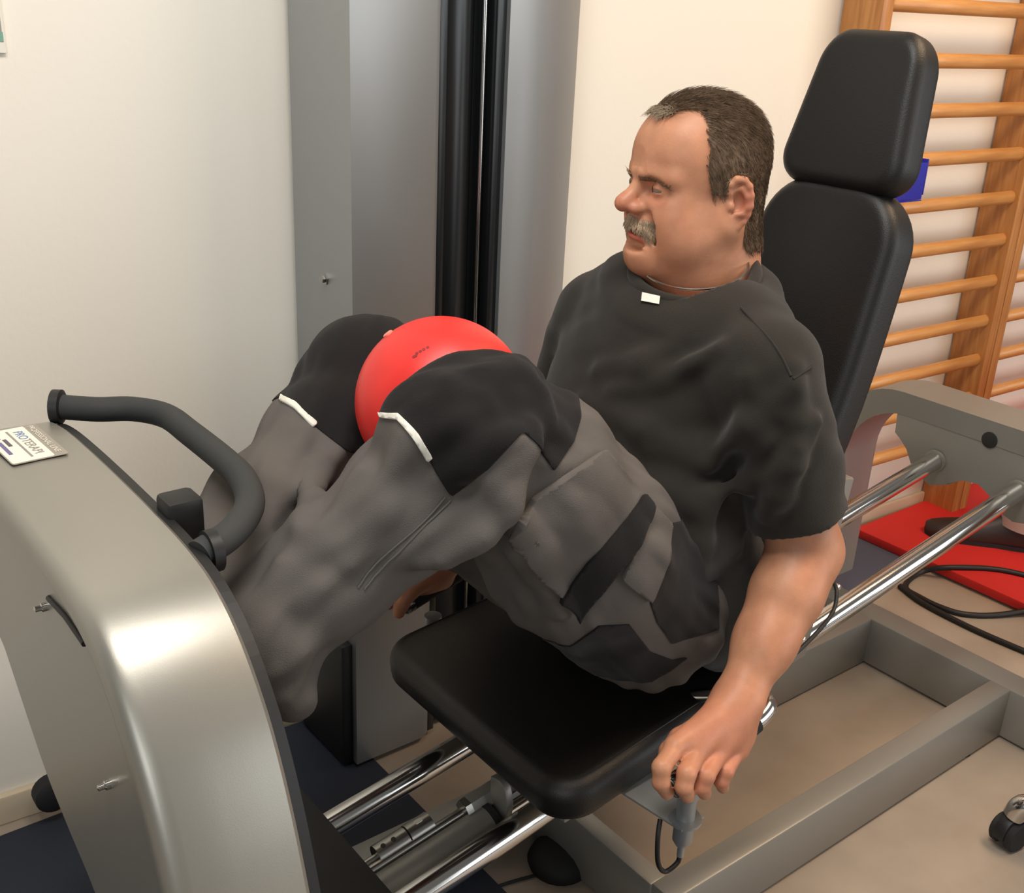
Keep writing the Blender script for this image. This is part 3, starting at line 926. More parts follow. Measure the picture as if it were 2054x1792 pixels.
# ================================================================== signed-distance modelling for soft shapes
class Field:
    def __init__(self, lo, hi, h):
        self.h = h; self.lo = np.array(lo, float)
        n = np.ceil((np.array(hi) - self.lo) / h).astype(int) + 1
        self.ax = [(self.lo[i] + np.arange(n[i]) * h).astype(np.float32) for i in range(3)]
        self.D = np.full(n, 1.0, np.float32)

    def region(self, lo, hi):
        sl = []
        for i in range(3):
            a = int(max(0, math.floor((lo[i] - self.lo[i]) / self.h))); b = int(min(len(self.ax[i]), math.ceil((hi[i] - self.lo[i]) / self.h) + 1))
            sl.append(slice(a, max(a, b)))
        g = np.ix_(self.ax[0][sl[0]], self.ax[1][sl[1]], self.ax[2][sl[2]])
        return tuple(sl), g

    def _mix(self, sl, d, k, mode):
        A = self.D[sl]
        if A.size == 0: return
        if mode == 'sub':
            h = np.maximum(k - np.abs(-A - d), 0) / max(k, 1e-6)       # max(A,-d) smooth
            self.D[sl] = np.maximum(A, -d) + h * h * k * 0.25 if k > 0 else np.maximum(A, -d)
            if k > 0:
                h = np.maximum(k - np.abs(A + d), 0) / k
                self.D[sl] = np.maximum(A, -d) + h * h * k * 0.25
        else:
            if k > 0:
                h = np.maximum(k - np.abs(A - d), 0) / k
                self.D[sl] = np.minimum(A, d) - h * h * k * 0.25
            else:
                self.D[sl] = np.minimum(A, d)

    def cone(self, a, b, ra, rb, k=0.01, mode='add', flat=None):
        """round cone a->b; flat=(axis vector, factor>1 squeezes along it)"""
        a = np.asarray(a, float); b = np.asarray(b, float)
        pad = max(ra, rb) + k + 3 * self.h
        sl, g = self.region(np.minimum(a, b) - pad, np.maximum(a, b) + pad)
        ab = b - a; L2 = max(float(ab @ ab), 1e-12)
        q = [g[i] - a[i] for i in range(3)]
        t = np.clip((q[0] * ab[0] + q[1] * ab[1] + q[2] * ab[2]) / L2, 0, 1)
        e = [q[i] - t * ab[i] for i in range(3)]
        if flat is not None:
            n = np.asarray(flat[0], float); n = n / np.linalg.norm(n); s = flat[1] - 1
            dn = e[0] * n[0] + e[1] * n[1] + e[2] * n[2]
            e = [e[i] + s * dn * n[i] for i in range(3)]
        d = np.sqrt(e[0] ** 2 + e[1] ** 2 + e[2] ** 2) - (ra + (rb - ra) * t)
        self._mix(sl, d.astype(np.float32), k, mode)

    def chain(self, P, R, k=0.01, mode='add', flat=None):
        for i in range(len(P) - 1):
            self.cone(P[i], P[i + 1], R[i], R[i + 1], k, mode, flat)

    def ell(self, c, r, k=0.01, mode='add', R=None):
        c = np.asarray(c, float); r = np.asarray(r, float)
        pad = r.max() + k + 3 * self.h
        sl, g = self.region(c - pad, c + pad)
        q = [g[i] - c[i] for i in range(3)]
        if R is not None:
            R = np.asarray(R, float)   # rows = local axes
            q = [R[j][0] * q[0] + R[j][1] * q[1] + R[j][2] * q[2] for j in range(3)]
        k0 = np.sqrt((q[0] / r[0]) ** 2 + (q[1] / r[1]) ** 2 + (q[2] / r[2]) ** 2)
        k1 = np.sqrt((q[0] / r[0] ** 2) ** 2 + (q[1] / r[1] ** 2) ** 2 + (q[2] / r[2] ** 2) ** 2)
        d = k0 * (k0 - 1) / np.maximum(k1, 1e-6)
        self._mix(sl, d.astype(np.float32), k, mode)

    def cut(self, p0, n, k=0.004):
        """remove everything on the +n side of the plane"""
        n = np.asarray(n, float); n = n / np.linalg.norm(n)
        g = np.ix_(*self.ax)
        d = (g[0] - p0[0]) * n[0] + (g[1] - p0[1]) * n[1] + (g[2] - p0[2]) * n[2]
        A = self.D
        h = np.maximum(k - np.abs(A - d), 0) / k
        self.D = (np.maximum(A, d) + h * h * k * 0.25).astype(np.float32)

    def mesh(self):
        D = self.D; h = self.h
        S = D < 0
        n = D.shape
        c = np.zeros((n[0] - 1, n[1] - 1, n[2] - 1), np.uint8)
        for dx in (0, 1):
            for dy in (0, 1):
                for dz_ in (0, 1):
                    c += S[dx:n[0] - 1 + dx, dy:n[1] - 1 + dy, dz_:n[2] - 1 + dz_]
        act = (c > 0) & (c < 8)
        I = np.argwhere(act)
        ids = np.full(act.shape, -1, np.int32); ids[act] = np.arange(len(I))
        acc = np.zeros((len(I), 3)); cnt = np.zeros(len(I))
        corner = {}
        for dx in (0, 1):
            for dy in (0, 1):
                for dz_ in (0, 1):
                    corner[(dx, dy, dz_)] = D[I[:, 0] + dx, I[:, 1] + dy, I[:, 2] + dz_]
        for a in corner:
            for axn in range(3):
                if a[axn] == 0:
                    b = list(a); b[axn] = 1; b = tuple(b)
                    va, vb = corner[a], corner[b]
                    m = (va < 0) != (vb < 0)
                    t = np.where(m, va / np.where(m, va - vb, 1), 0)
                    pos = np.tile(np.array(a, float), (len(I), 1)); pos[:, axn] = t
                    acc += pos * m[:, None]; cnt += m
        V = self.lo + (I + acc / np.maximum(cnt, 1)[:, None]) * h
        quads = []
        for axn in range(3):
            o1, o2 = [(1, 2), (2, 0), (0, 1)][axn]
            sa = [slice(0, n[0]), slice(0, n[1]), slice(0, n[2])]; sb = list(sa)
            sa[axn] = slice(0, n[axn] - 1); sb[axn] = slice(1, n[axn])
            A_, B_ = S[tuple(sa)], S[tuple(sb)]
            E_ = np.argwhere(A_ != B_)
            ok = (E_[:, o1] > 0) & (E_[:, o2] > 0) & (E_[:, o1] < n[o1] - 1) & (E_[:, o2] < n[o2] - 1)
            E_ = E_[ok]
            flip = A_[E_[:, 0], E_[:, 1], E_[:, 2]]
            q = []
            for d1, d2 in ((-1, -1), (0, -1), (0, 0), (-1, 0)):
                e = E_.copy(); e[:, o1] += d1; e[:, o2] += d2
                q.append(ids[e[:, 0], e[:, 1], e[:, 2]])
            q = np.stack(q, 1)
            q[~flip] = q[~flip][:, ::-1]
            quads.append(q)
        return V, np.concatenate(quads)


def normals(V, F):
    T = np.concatenate([F[:, [0, 1, 2]], F[:, [0, 2, 3]]]) if F.shape[1] == 4 else F
    fn = np.cross(V[T[:, 1]] - V[T[:, 0]], V[T[:, 2]] - V[T[:, 0]])
    N = np.zeros_like(V)
    for k in range(3): np.add.at(N, T[:, k], fn)
    return N / np.maximum(np.linalg.norm(N, axis=1), 1e-12)[:, None]


def smooth_mesh(V, F, it=2, lam=0.5):
    E_ = np.concatenate([F[:, [0, 1]], F[:, [1, 2]], F[:, [2, 3]], F[:, [3, 0]]])
    E_ = np.concatenate([E_, E_[:, ::-1]])
    deg = np.bincount(E_[:, 0], minlength=len(V)).astype(float)[:, None]
    for k in range(it):
        for s in (lam, -lam * 1.04):
            A = np.zeros_like(V)
            for c in range(3): A[:, c] = np.bincount(E_[:, 0], weights=V[E_[:, 1], c], minlength=len(V))
            V = V + s * (A / np.maximum(deg, 1) - V)
    return V


def vnoise(P, seed=0):
    P = np.asarray(P, float); i = np.floor(P).astype(np.int64); f = P - i; f = f * f * (3 - 2 * f)

    def hsh(a, b, c):
        x = (a * 374761393 + b * 668265263 + c * 2147483647 + seed * 974711) & 0xffffffff
        x = ((x ^ (x >> 13)) * 1274126177) & 0xffffffff
        return ((x ^ (x >> 16)) & 0xffff) / 65535.0
    r = 0
    for dx in (0, 1):
        for dy in (0, 1):
            for dz_ in (0, 1):
                w = (f[:, 0] if dx else 1 - f[:, 0]) * (f[:, 1] if dy else 1 - f[:, 1]) * (f[:, 2] if dz_ else 1 - f[:, 2])
                r = r + w * hsh(i[:, 0] + dx, i[:, 1] + dy, i[:, 2] + dz_)
    return r - 0.5


def poly_sd(Q, poly):
    """signed distance of 2D points Q to polygon (negative inside)"""
    poly = np.asarray(poly, float); n = len(poly)
    d = np.full(len(Q), 1e9); s = np.ones(len(Q))
    for i in range(n):
        a, b = poly[i], poly[i - 1]
        e = b - a; w = Q - a
        t = np.clip((w @ e) / max(e @ e, 1e-12), 0, 1)
        bb = w - t[:, None] * e
        d = np.minimum(d, (bb ** 2).sum(1))
        c1 = Q[:, 1] >= a[1]; c2 = Q[:, 1] < b[1]; c3 = e[0] * w[:, 1] > e[1] * w[:, 0]
        fl = (c1 & c2 & c3) | (~c1 & ~c2 & ~c3)
        s = np.where(fl, -s, s)
    return s * np.sqrt(d)


def patch(V, F, N, sd, off, rim=0.002):
    """piece of a surface where sd<0, lifted by off, edges turned down"""
    T = np.concatenate([F[:, [0, 1, 2]], F[:, [0, 2, 3]]])
    T = T[(sd[T] < 0).any(1)]
    nv = [V + N * off]; nn = [N]
    cuts = {}
    VV = list(); tris = []
    full = (sd[T] < 0).all(1)
    tris = [tuple(t) for t in T[full]]
    base = len(V); extraV = []; extraN = []

    def cutv(a, b):
        key = (min(a, b), max(a, b))
        if key not in cuts:
            t = sd[a] / (sd[a] - sd[b])
            p = V[a] + (V[b] - V[a]) * t; nn_ = N[a] + (N[b] - N[a]) * t; nn_ /= max(np.linalg.norm(nn_), 1e-9)
            cuts[key] = base + len(extraV); extraV.append(p + nn_ * off); extraN.append(nn_)
        return cuts[key]
    rimE = []
    for t in T[~full]:
        ins = [sd[v] < 0 for v in t]
        for r_ in range(3):
            if ins.count(True) == 1 and ins[r_]:
                a, b, c_ = t[r_], t[(r_ + 1) % 3], t[(r_ + 2) % 3]
                e, f = cutv(a, b), cutv(a, c_)
                tris.append((a, e, f)); rimE.append((e, f))
            if ins.count(True) == 2 and not ins[r_]:
                a, b, c_ = t[r_], t[(r_ + 1) % 3], t[(r_ + 2) % 3]
                e, f = cutv(a, b), cutv(a, c_)
                tris.append((e, b, c_)); tris.append((e, c_, f)); rimE.append((f, e))
    AV = np.concatenate([V + N * off, np.array(extraV).reshape(-1, 3)]); AN = np.concatenate([N, np.array(extraN).reshape(-1, 3)])
    low = {}
    LV = []
    for e, f in rimE:
        for v in (e, f):
            if v not in low:
                low[v] = len(AV) + len(LV); LV.append(AV[v] - AN[v] * rim)
        tris.append((e, low[e], low[f])); tris.append((e, low[f], f))
    AV = np.concatenate([AV, np.array(LV).reshape(-1, 3)])
    T2 = np.array(tris, np.int64)
    # keep the largest connected piece
    lab = np.arange(len(AV))
    for _ in range(400):
        m_ = np.minimum(np.minimum(lab[T2[:, 0]], lab[T2[:, 1]]), lab[T2[:, 2]])
        new = lab.copy()
        for c in range(3): np.minimum.at(new, T2[:, c], m_)
        new = new[new]
        if (new == lab).all(): break
        lab = new
    tl = lab[T2[:, 0]]
    u_, c_n = np.unique(tl, return_counts=True)
    T2 = T2[tl == u_[c_n.argmax()]]
    used = np.unique(T2); mp_ = np.full(len(AV), -1, np.int64); mp_[used] = np.arange(len(used))
    return AV[used], mp_[T2]


def strands(P, N, D, L, rad, curl=0.0, lift=0.35):
    """tapered hairs: roots P, normals N, comb directions D, lengths L"""
    n = len(P)
    D = D - (D * N).sum(1)[:, None] * N; D /= np.maximum(np.linalg.norm(D, axis=1), 1e-9)[:, None]
    S = np.cross(N, D)
    ts = [0, 0.35, 0.7, 1.0]; V = []
    for t in ts:
        c = P + D * (L * t)[:, None] + N * (L * lift * math.sin(math.pi * min(t, .75) / 1.5) * 0.6)[:, None] + S * (curl * L * t * t * RNG.standard_normal(n))[:, None] * 0.6
        r = rad * (1 - 0.85 * t)
        for k in range(3):
            a = 2 * math.pi * k / 3
            V.append(c + (S * math.cos(a) + N * math.sin(a)) * r)
    V = np.stack(V, 1)      # n,12,3
    F = []
    for i in range(3):
        for k in range(3):
            F.append((i * 3 + k, i * 3 + (k + 1) % 3, (i + 1) * 3 + (k + 1) % 3, (i + 1) * 3 + k))
    F = np.array(F)
    FF = (F[None] + (np.arange(n) * 12)[:, None, None]).reshape(-1, 4)
    return V.reshape(-1, 3), FF


# ================================================================== the seated man
def A(*v): return np.array(v, float)


YM = CY
HC = at(1396, 370, t=1.40)
HS = 0.925                    # middle of the head at eye height
al = math.radians(24)
rh = np.array([_r0[0], _r0[1], 0.0]); ch = -np.array([math.sin(YAW), math.cos(YAW), 0.0])
hf = -rh * math.cos(al) + ch * math.sin(al)    # where the face points
hu = A(0, 0, 1.0) + hf * 0.02 + rh * 0.03; hu /= np.linalg.norm(hu)
hf = hf - hu * (hf @ hu); hf /= np.linalg.norm(hf)
hl = np.cross(hu, hf)                          # his left
HM = np.stack([hf, hl, hu])                    # rows


def h2w(P): return HC + (np.asarray(P) * HS) @ HM


def w2h(P): return (np.asarray(P) - HC) @ HM.T / HS


man = empty('person', (0.97, YM, 0.0), 'man in dark T-shirt and grey work trousers sitting on the leg press', 'person')

# joints -------------------------------------------------------
shN = A(1.020, 0.792, 0.908); shF = mirror(shN) + A(0.03, -0.03, -0.015)
elN = at(1616, 1105, Y=0.735); wrN = at(1482, 1402, Y=0.694)
elF = mirror(elN) + A(-0.02, 0, 0); FARH = FAR + A(-0.036, 0.0, -0.004); wrF = mirror(wrN) + FARH
kneeN = at(970, 862, Y=0.815); ankN = at(508, 1282, X=0.395)
kneeF = at(738, 757, Y=1.130); ankF = at(430, 1160, X=0.395)
hipN = at(1290, 1215, Y=0.872); hipF = mirror(hipN)
pelvis = (hipN + hipF) / 2
neck0 = h2w((-0.035, 0, -0.085)); neck1 = h2w((-0.045, 0, -0.165))

# ---- skin: head + neck (fine grid, head space)
H = Field((-0.135, -0.105, -0.225), (0.135, 0.105, 0.145), 0.0019)
H.ell((-0.008, 0, 0.034), (0.095, 0.075, 0.086), 0.0)
H.ell((0.022, 0, 0.040), (0.066, 0.064, 0.062), 0.03)
H.ell((0.030, 0, -0.028), (0.060, 0.060, 0.066), 0.03)
for s in (-1, 1):
    H.cone((-0.012, s * 0.058, -0.045), (0.066, s * 0.014, -0.094), 0.026, 0.020, 0.03)       # jaw
    H.ell((0.044, s * 0.040, -0.043), (0.038, 0.028, 0.040), 0.02)                            # cheek
    H.ell((0.030, s * 0.046, -0.075), (0.036, 0.024, 0.030), 0.025)                           # jowl
    H.cone((0.086, s * 0.010, 0.016), (0.066, s * 0.046, 0.015), 0.011, 0.010, 0.014)         # brow
H.ell((0.073, 0, -0.092), (0.022, 0.025, 0.020), 0.018)
H.ell((0.028, 0, -0.104), (0.050, 0.048, 0.022), 0.03)                                        # under the chin
H.ell((0.070, 0, -0.052), (0.022, 0.030, 0.026), 0.015)                                       # muzzle
for s in (-1, 1):
    H.ell((0.094, s * 0.031, -0.002), (0.017, 0.019, 0.0115), 0.012, 'sub')                   # socket
    H.ell((0.0695, s * 0.0315, -0.001), (0.0150, 0.0155, 0.0140), 0.005)                      # lids
    H.ell((0.086, s * 0.0315, -0.0024), (0.010, 0.0120, 0.0011), 0.002, 'sub')                # lid opening
    H.cone((0.083, s * 0.016, -0.017), (0.066, s * 0.046, -0.019), 0.003, 0.003, 0.012)       # bag under the eye
H.chain([(0.083, 0, 0.012), (0.093, 0, -0.004), (0.106, 0, -0.019), (0.1115, 0, -0.0235)], [0.0080, 0.0080, 0.0098, 0.0116], 0.008)
for s in (-1, 1):
    H.ell((0.096, s * 0.0125, -0.0285), (0.0125, 0.0085, 0.0085), 0.007)
    H.ell((0.101, s * 0.0068, -0.0375), (0.0065, 0.0036, 0.004), 0.003, 'sub')
H.ell((0.0865, 0, -0.0555), (0.0085, 0.024, 0.0065), 0.006)
H.ell((0.0845, 0, -0.0700), (0.0085, 0.020, 0.0060), 0.006)
H.ell((0.0935, 0, -0.0628), (0.014, 0.0185, 0.0021), 0.0025, 'sub')
H.ell((0.087, 0, -0.0810), (0.008, 0.016, 0.004), 0.010, 'sub')
for s in (-1, 1):                                                                             # nasolabial fold
    H.chain([(0.087, s * 0.027, -0.036), (0.081, s * 0.033, -0.050), (0.072, s * 0.036, -0.070)], [0.0012, 0.0018, 0.0014], 0.010, 'sub')
    H.chain([(0.07, s * 0.032, -0.074), (0.056, s * 0.044, -0.092)], [0.002, 0.002], 0.008, 'sub')
# neck and nape
H.chain([(-0.018, 0, -0.03), (-0.022, 0, -0.10), (-0.040, 0, -0.20)], [0.060, 0.061, 0.072], 0.03)
H.cone((-0.055, 0, -0.02), (-0.066, 0, -0.19), 0.042, 0.060, 0.03)
H.ell((0.010, 0, -0.125), (0.046, 0.050, 0.030), 0.03)
for s in (1, -1):                                                                             # neck creases
    pass
# ears
for s in (-1, 1):
    ec = A(-0.019, s * 0.0755, -0.010)
    tx = A(0.96, -s * 0.25, 0.0); tz = A(0.12, 0, 0.99); ty = A(0.25, s * 0.96, 0)
    H.ell(ec + ty * 0.003, (0.0175, 0.0075, 0.0270), 0.006, 'add', np.stack([tx, ty, tz]))
    H.ell(ec + tx * 0.004 - tz * 0.002 + ty * 0.012, (0.0105, 0.009, 0.0165), 0.003, 'sub', np.stack([tx, ty, tz]))
    hel = []
    for k in range(13):
        a = math.radians(205 - k * 22)
        hel.append(ec + tx * (-0.001 + 0.0178 * math.cos(a + math.pi) * -1) + tz * (0.004 + 0.027 * math.sin(a)) + ty * 0.010)
    hel = [ec + tx * u + tz * w + ty * v for u, w, v in ((u_ * 0.82, w_, v_ * 0.75) for u_, w_, v_ in ((0.012, 0.002, .004), (0.016, 0.012, .006), (0.014, 0.023, .008), (0.005, 0.0305, .010), (-0.007, 0.030, .011), (-0.0155, 0.022, .012), (-0.019, 0.010, .012), (-0.019, -0.004, .011), (-0.015, -0.016, .009), (-0.008, -0.026, .007), (0.000, -0.033, .005)))]
    H.chain(hel, [0.0035, 0.0042, 0.0045, 0.0046, 0.0046, 0.0046, 0.0044, 0.0042, 0.0042, 0.0046, 0.006], 0.003)
    ant = [ec + tx * u + tz * w + ty * v for u, w, v in ((-0.003, 0.019, .008), (-0.010, 0.008, .010), (-0.0105, -0.006, .010), (-0.004, -0.015, .009), (0.005, -0.016, .008))]
    H.chain(ant, [0.003] * 5, 0.004)
    H.ell(ec + tx * 0.011 - tz * 0.006 + ty * 0.008, (0.0045, 0.004, 0.006), 0.004, 'add', np.stack([tx, ty, tz]))
HV, HF_ = H.mesh()
keep = HV[:, 2] > -0.219
tint = np.zeros(len(HV))


def blob(c, r, w=1.0):
    d = np.sqrt((((HV - np.array(c)) / np.array(r)) ** 2).sum(1))
    return w * np.clip(1.25 - d, 0, 1)


lipz = np.abs(HV[:, 2] + 0.0635)
tint = np.maximum(tint, np.where((HV[:, 0] > 0.074) & (np.abs(HV[:, 1]) < 0.026), np.clip((0.012 - lipz) / 0.004, 0, 1) * 0.75, 0))
tint = np.maximum(tint, blob((0.108, 0, -0.025), (0.022, 0.024, 0.018), 0.45))
for s in (-1, 1):
    tint = np.maximum(tint, blob((-0.028, s * 0.088, -0.012), (0.022, 0.016, 0.036), 0.42))
    tint = np.maximum(tint, blob((0.078, s * 0.031, -0.016), (0.012, 0.024, 0.010), 0.30))
    tint = np.maximum(tint, blob((0.055, s * 0.045, -0.035), (0.03, 0.03, 0.028), 0.12))
tint = np.maximum(tint, np.clip(0.10 * vnoise(HV * 40, 3) + 0.02, 0, 1))
HN = normals(HV, HF_)

# ---- skin: trunk core, arms and hands
B = Field((0.74, 0.60, 0.36), (1.20, 1.345, 0.99), 0.0024)
B.chain([neck1 + A(0, 0, 0.035), neck1 + A(-0.03, 0, -0.04), A(1.03, YM, 0.80), A(0.99, YM, 0.66), A(0.985, YM, 0.56)], [0.060, 0.060, 0.085, 0.095, 0.09], 0.03)
B.chain([shN, A(1.045, YM, 0.895), shF], [0.046, 0.055, 0.046], 0.02)


def arm(mir):
    f = (lambda p: mirror(p) + FARH) if mir else (lambda p: np.array(p, float))
    sh, el, wr = (shF, elF, wrF) if mir else (shN, elN, wrN)
    m1 = el + (wr - el) * 0.30
    out = A(0, 1 if mir else -1, 0)
    B.chain([sh, sh + (el - sh) * 0.5, el], [0.050, 0.046, 0.0410], 0.03)
    B.chain([el, m1, el + (wr - el) * 0.62, wr], [0.0410, 0.0400, 0.0335, 0.0262], 0.03)
    B.cone(wr - (wr - el) * 0.1, wr + (wr - el) * 0.12, 0.026, 0.025, 0.012, flat=(out + A(0, 0, .3), 1.15))
    # hand closed round the grip; k runs along the grip
    mid = f(GA + GD * 0.062)
    gd = GD.copy()
    if mir: gd = gd * A(1, -1, 1)
    up = A(0, 0, 1) - gd * gd[2]; up /= np.linalg.norm(up)
    # palm
    def g(s, o, u): return f(GA) + gd * s + out * o + up * u
    def hp3(px, py, y): return f(at(px, py, Y=y))
    mcp = [hp3(1354, 1500, .685), hp3(1398, 1508, .674), hp3(1440, 1512, .670), hp3(1478, 1506, .670)]
    hb = [wr + (mcp[i] - wr) * 0.30 for i in range(4)]
    for i in range(4):
        B.cone(wr + (mcp[i] - wr) * 0.12, mcp[i], 0.020, 0.0128, 0.016)
        B.cone(wr + (mcp[i] - wr) * 0.45 + out * 0.004 + up * 0.004, mcp[i] + up * 0.0035 + out * 0.001, 0.0062, 0.0075, 0.010)   # tendon
    B.cone(hp3(1480, 1470, .685), hp3(1400, 1495, .690), 0.020, 0.016, 0.02)
    B.cone(wr, hp3(1440, 1470, .688), 0.024, 0.020, 0.02)
    # fingers: mcp -> pip -> dip -> tip
    fing = [
        [mcp[0], hp3(1327, 1540, .672), hp3(1326, 1570, .668), hp3(1338, 1590, .672)],
        [mcp[1], hp3(1377, 1552, .656), hp3(1372, 1580, .652), hp3(1379, 1597, .660)],
        [mcp[2], hp3(1416, 1556, .652), hp3(1408, 1579, .652), hp3(1413, 1591, .660)],
        [mcp[3], hp3(1456, 1548, .655), hp3(1447, 1568, .655), hp3(1450, 1580, .662)]]
    rr = [(0.0118, 0.0108, 0.0098, 0.0085), (0.0120, 0.0110, 0.0100, 0.0086), (0.0116, 0.0106, 0.0096, 0.0083), (0.0104, 0.0094, 0.0086, 0.0075)]
    for P_, R_ in zip(fing, rr):
        B.chain(P_, R_, 0.0035)
    # thumb along the inner side of the grip
    th = [hp3(1420, 1455, .700), hp3(1365, 1485, .708), hp3(1342, 1508, .712), hp3(1334, 1530, .712)]
    B.chain(th, (0.018, 0.0140, 0.0112, 0.0095), 0.006)
    return g


gN = arm(False); gF = arm(True)
BV, BF = B.mesh()
BV = smooth_mesh(BV, BF, 1)
bt = np.zeros(len(BV))
for wr in (wrN, wrF):
    d = np.linalg.norm(BV - (wr + (GA if wr is wrN else mirror(GA))) / 2 - A(0, 0, -0.01), axis=1)
    bt = np.maximum(bt, np.clip(1.1 - d / 0.10, 0, 1) * 0.38)
bt = np.maximum(bt, np.clip(0.2 * vnoise(BV * 30, 5), 0, 1))
SV = np.concatenate([h2w(HV), BV]); SF = np.concatenate([HF_, BF + len(HV)])
body = raw('body', SV, SF, M_SKIN)
at_ = body.data.attributes.new('tint', 'FLOAT', 'POINT')
at_.data.foreach_set('value', np.concatenate([tint, bt]).astype(np.float32))
put(body, man)

# fingernails on the near hand
# eyes
for s in (-1, 1):
    me_c = h2w((0.0690, s * 0.0315, -0.001))
    bm = bmesh.new(); bmesh.ops.create_uvsphere(bm, u_segments=20, v_segments=14, radius=0.0138)
    bmesh.ops.translate(bm, verts=bm.verts, vec=Vector(me_c))
    ey = put(bm_obj('eye', bm, mat('eye_white_shaded', srgb(120, 102, 90), 0.25), smooth=True), man)  # white of the eye darkened: brow shade put into its colour
    ic_ = h2w((0.0690 + 0.0124, s * 0.0315 - 0.003, -0.001))
    put(lathe('iris', [(0.0056, 0.0), (0.0054, 0.0009), (0.002, 0.0014)], mat('iris_dark', srgb(50, 46, 44), 0.2), o=ic_, axis=Vector(hf)), man)

# ---- hair
def hairline(P):
    x, y, z = P[:, 0], np.abs(P[:, 1]), P[:, 2]
    t = np.clip((y - 0.012) / 0.034, 0, 1); t = t * t * (3 - 2 * t)
    xf = 0.072 + (0.034 - 0.072) * t
    low = np.clip((0.03 - z) / 0.035, 0, 1)
    xf = xf - 0.016 * low
    front = x - xf
    zl = np.interp(x, [-0.12, -0.054, -0.044, -0.038, -0.006, 0.000, 0.03], [-0.085, -0.085, -0.07, 0.020, 0.022, -0.006, -0.006])
    return np.maximum(front, zl - z) + 0.003 * vnoise(P * 130, 9)


hs = hairline(HV)
ear_mask = (np.abs(HV[:, 1]) > 0.0795) & (HV[:, 2] < 0.024) & (HV[:, 0] < 0.004)
hs = np.where(ear_mask, np.maximum(hs, 0.004), hs)
pv, pf = patch(HV, HF_, HN, hs + 0.003, 0.0018, 0.004)
hair = put(raw('hair', h2w(pv), pf, M_HAIR), man)
idx = np.where(hs < 0.0005)[0]
sel = RNG.choice(idx, 9500)
P_ = HV[sel] + HN[sel] * 0.0015 + RNG.normal(0, 0.0007, (9500, 3))
x_, y_, z_ = P_[:, 0], P_[:, 1], P_[:, 2]
top = np.clip((z_ - 0.055) / 0.05, 0, 1)[:, None]
D_ = np.stack([-0.55 + 0 * x_, 0 * x_, -0.85 + 0 * x_], 1) * (1 - top) + np.stack([-0.8 + 0 * x_, 0.55 * np.sign(y_ + 0.03), 0 * x_], 1) * top
D_ += RNG.normal(0, 0.16, D_.shape)
L_ = (0.010 + 0.014 * top[:, 0]) * RNG.uniform(0.7, 1.25, len(P_))
v_, f_ = strands(P_, HN[sel], D_, L_, 0.00048, curl=0.2, lift=0.25)
put(raw('hair_strands', h2w(v_), f_, M_HAIR), man)
# front forelock, lighter
sel = idx[(HV[idx, 0] > 0.058) & (np.abs(HV[idx, 1]) < 0.03)]
sel = RNG.choice(sel, 260)
v_, f_ = strands(HV[sel] + HN[sel] * 0.002, HN[sel], np.tile(A(0.5, 0.1, 0.1), (260, 1)) + RNG.normal(0, .25, (260, 3)), 0.014 * RNG.uniform(.7, 1.3, 260), 0.0006, curl=.3, lift=.5)
put(raw('forelock', h2w(v_), f_, mat('grey_hair', srgb(146, 128, 106), 0.6)), man)
# moustache
mz = (HV[:, 0] > 0.070) & (np.abs(HV[:, 1]) < 0.031) & (HV[:, 2] < -0.041 - 0.25 * np.maximum(np.abs(HV[:, 1]) - 0.018, 0)) & (HV[:, 2] > -0.0555 - 0.7 * np.maximum(np.abs(HV[:, 1]) - 0.006, 0)) & (HV[:, 2] > -0.078)
sel = RNG.choice(np.where(mz)[0], 1100)
yy = HV[sel, 1]
D_ = np.stack([0.25 + 0 * yy, 0.7 * yy / 0.02, -0.9 + 0 * yy], 1) + RNG.normal(0, .18, (1100, 3))
v_, f_ = strands(HV[sel], HN[sel], D_, 0.0080 * RNG.uniform(.6, 1.2, 1100), 0.00055, curl=.25, lift=.5)
put(raw('moustache', h2w(v_), f_, M_MOUST), man)
# eyebrows
for s in (-1, 1):
    yb = np.abs(HV[:, 1]); sgn = HV[:, 1] * s > 0
    zc = 0.0105 + 0.16 * np.clip(yb - 0.010, 0, 0.016) - 0.38 * np.clip(yb - 0.030, 0, 1)
    mb = sgn & (HV[:, 0] > 0.055) & (yb > 0.009) & (yb < 0.052) & (np.abs(HV[:, 2] - zc) < 0.0030)
    sel = RNG.choice(np.where(mb)[0], 230)
    D_ = np.tile(A(-0.15, s * 1.0, 0.15), (230, 1)) + RNG.normal(0, .3, (230, 3))
    v_, f_ = strands(HV[sel], HN[sel], D_, 0.008 * RNG.uniform(.6, 1.2, 230), 0.0005, curl=.2, lift=.5)
    put(raw('eyebrow', h2w(v_), f_, mat('brow_hair', srgb(140, 112, 88), 0.7, spec=0.2)), man)

def on_surf(Fd, q, t0=0.75, inset=0.0):
    d = ray(*q); t = t0
    for _ in range(220):
        p = CAM + d * t
        i3 = tuple(int(np.clip(round((p[j] - Fd.lo[j]) / Fd.h), 0, Fd.D.shape[j] - 1)) for j in range(3))
        v = Fd.D[i3]
        if v < 0.002: break
        t += max(0.003, min(float(v), 0.02) * 0.6)
        if t > 1.9: t = 1.2; break
    return CAM + d * (t + inset)


def put2(o_, par):
    bpy.context.view_layer.update()
    o_.parent = par; o_.matrix_parent_inverse = par.matrix_world.inverted()
    return o_


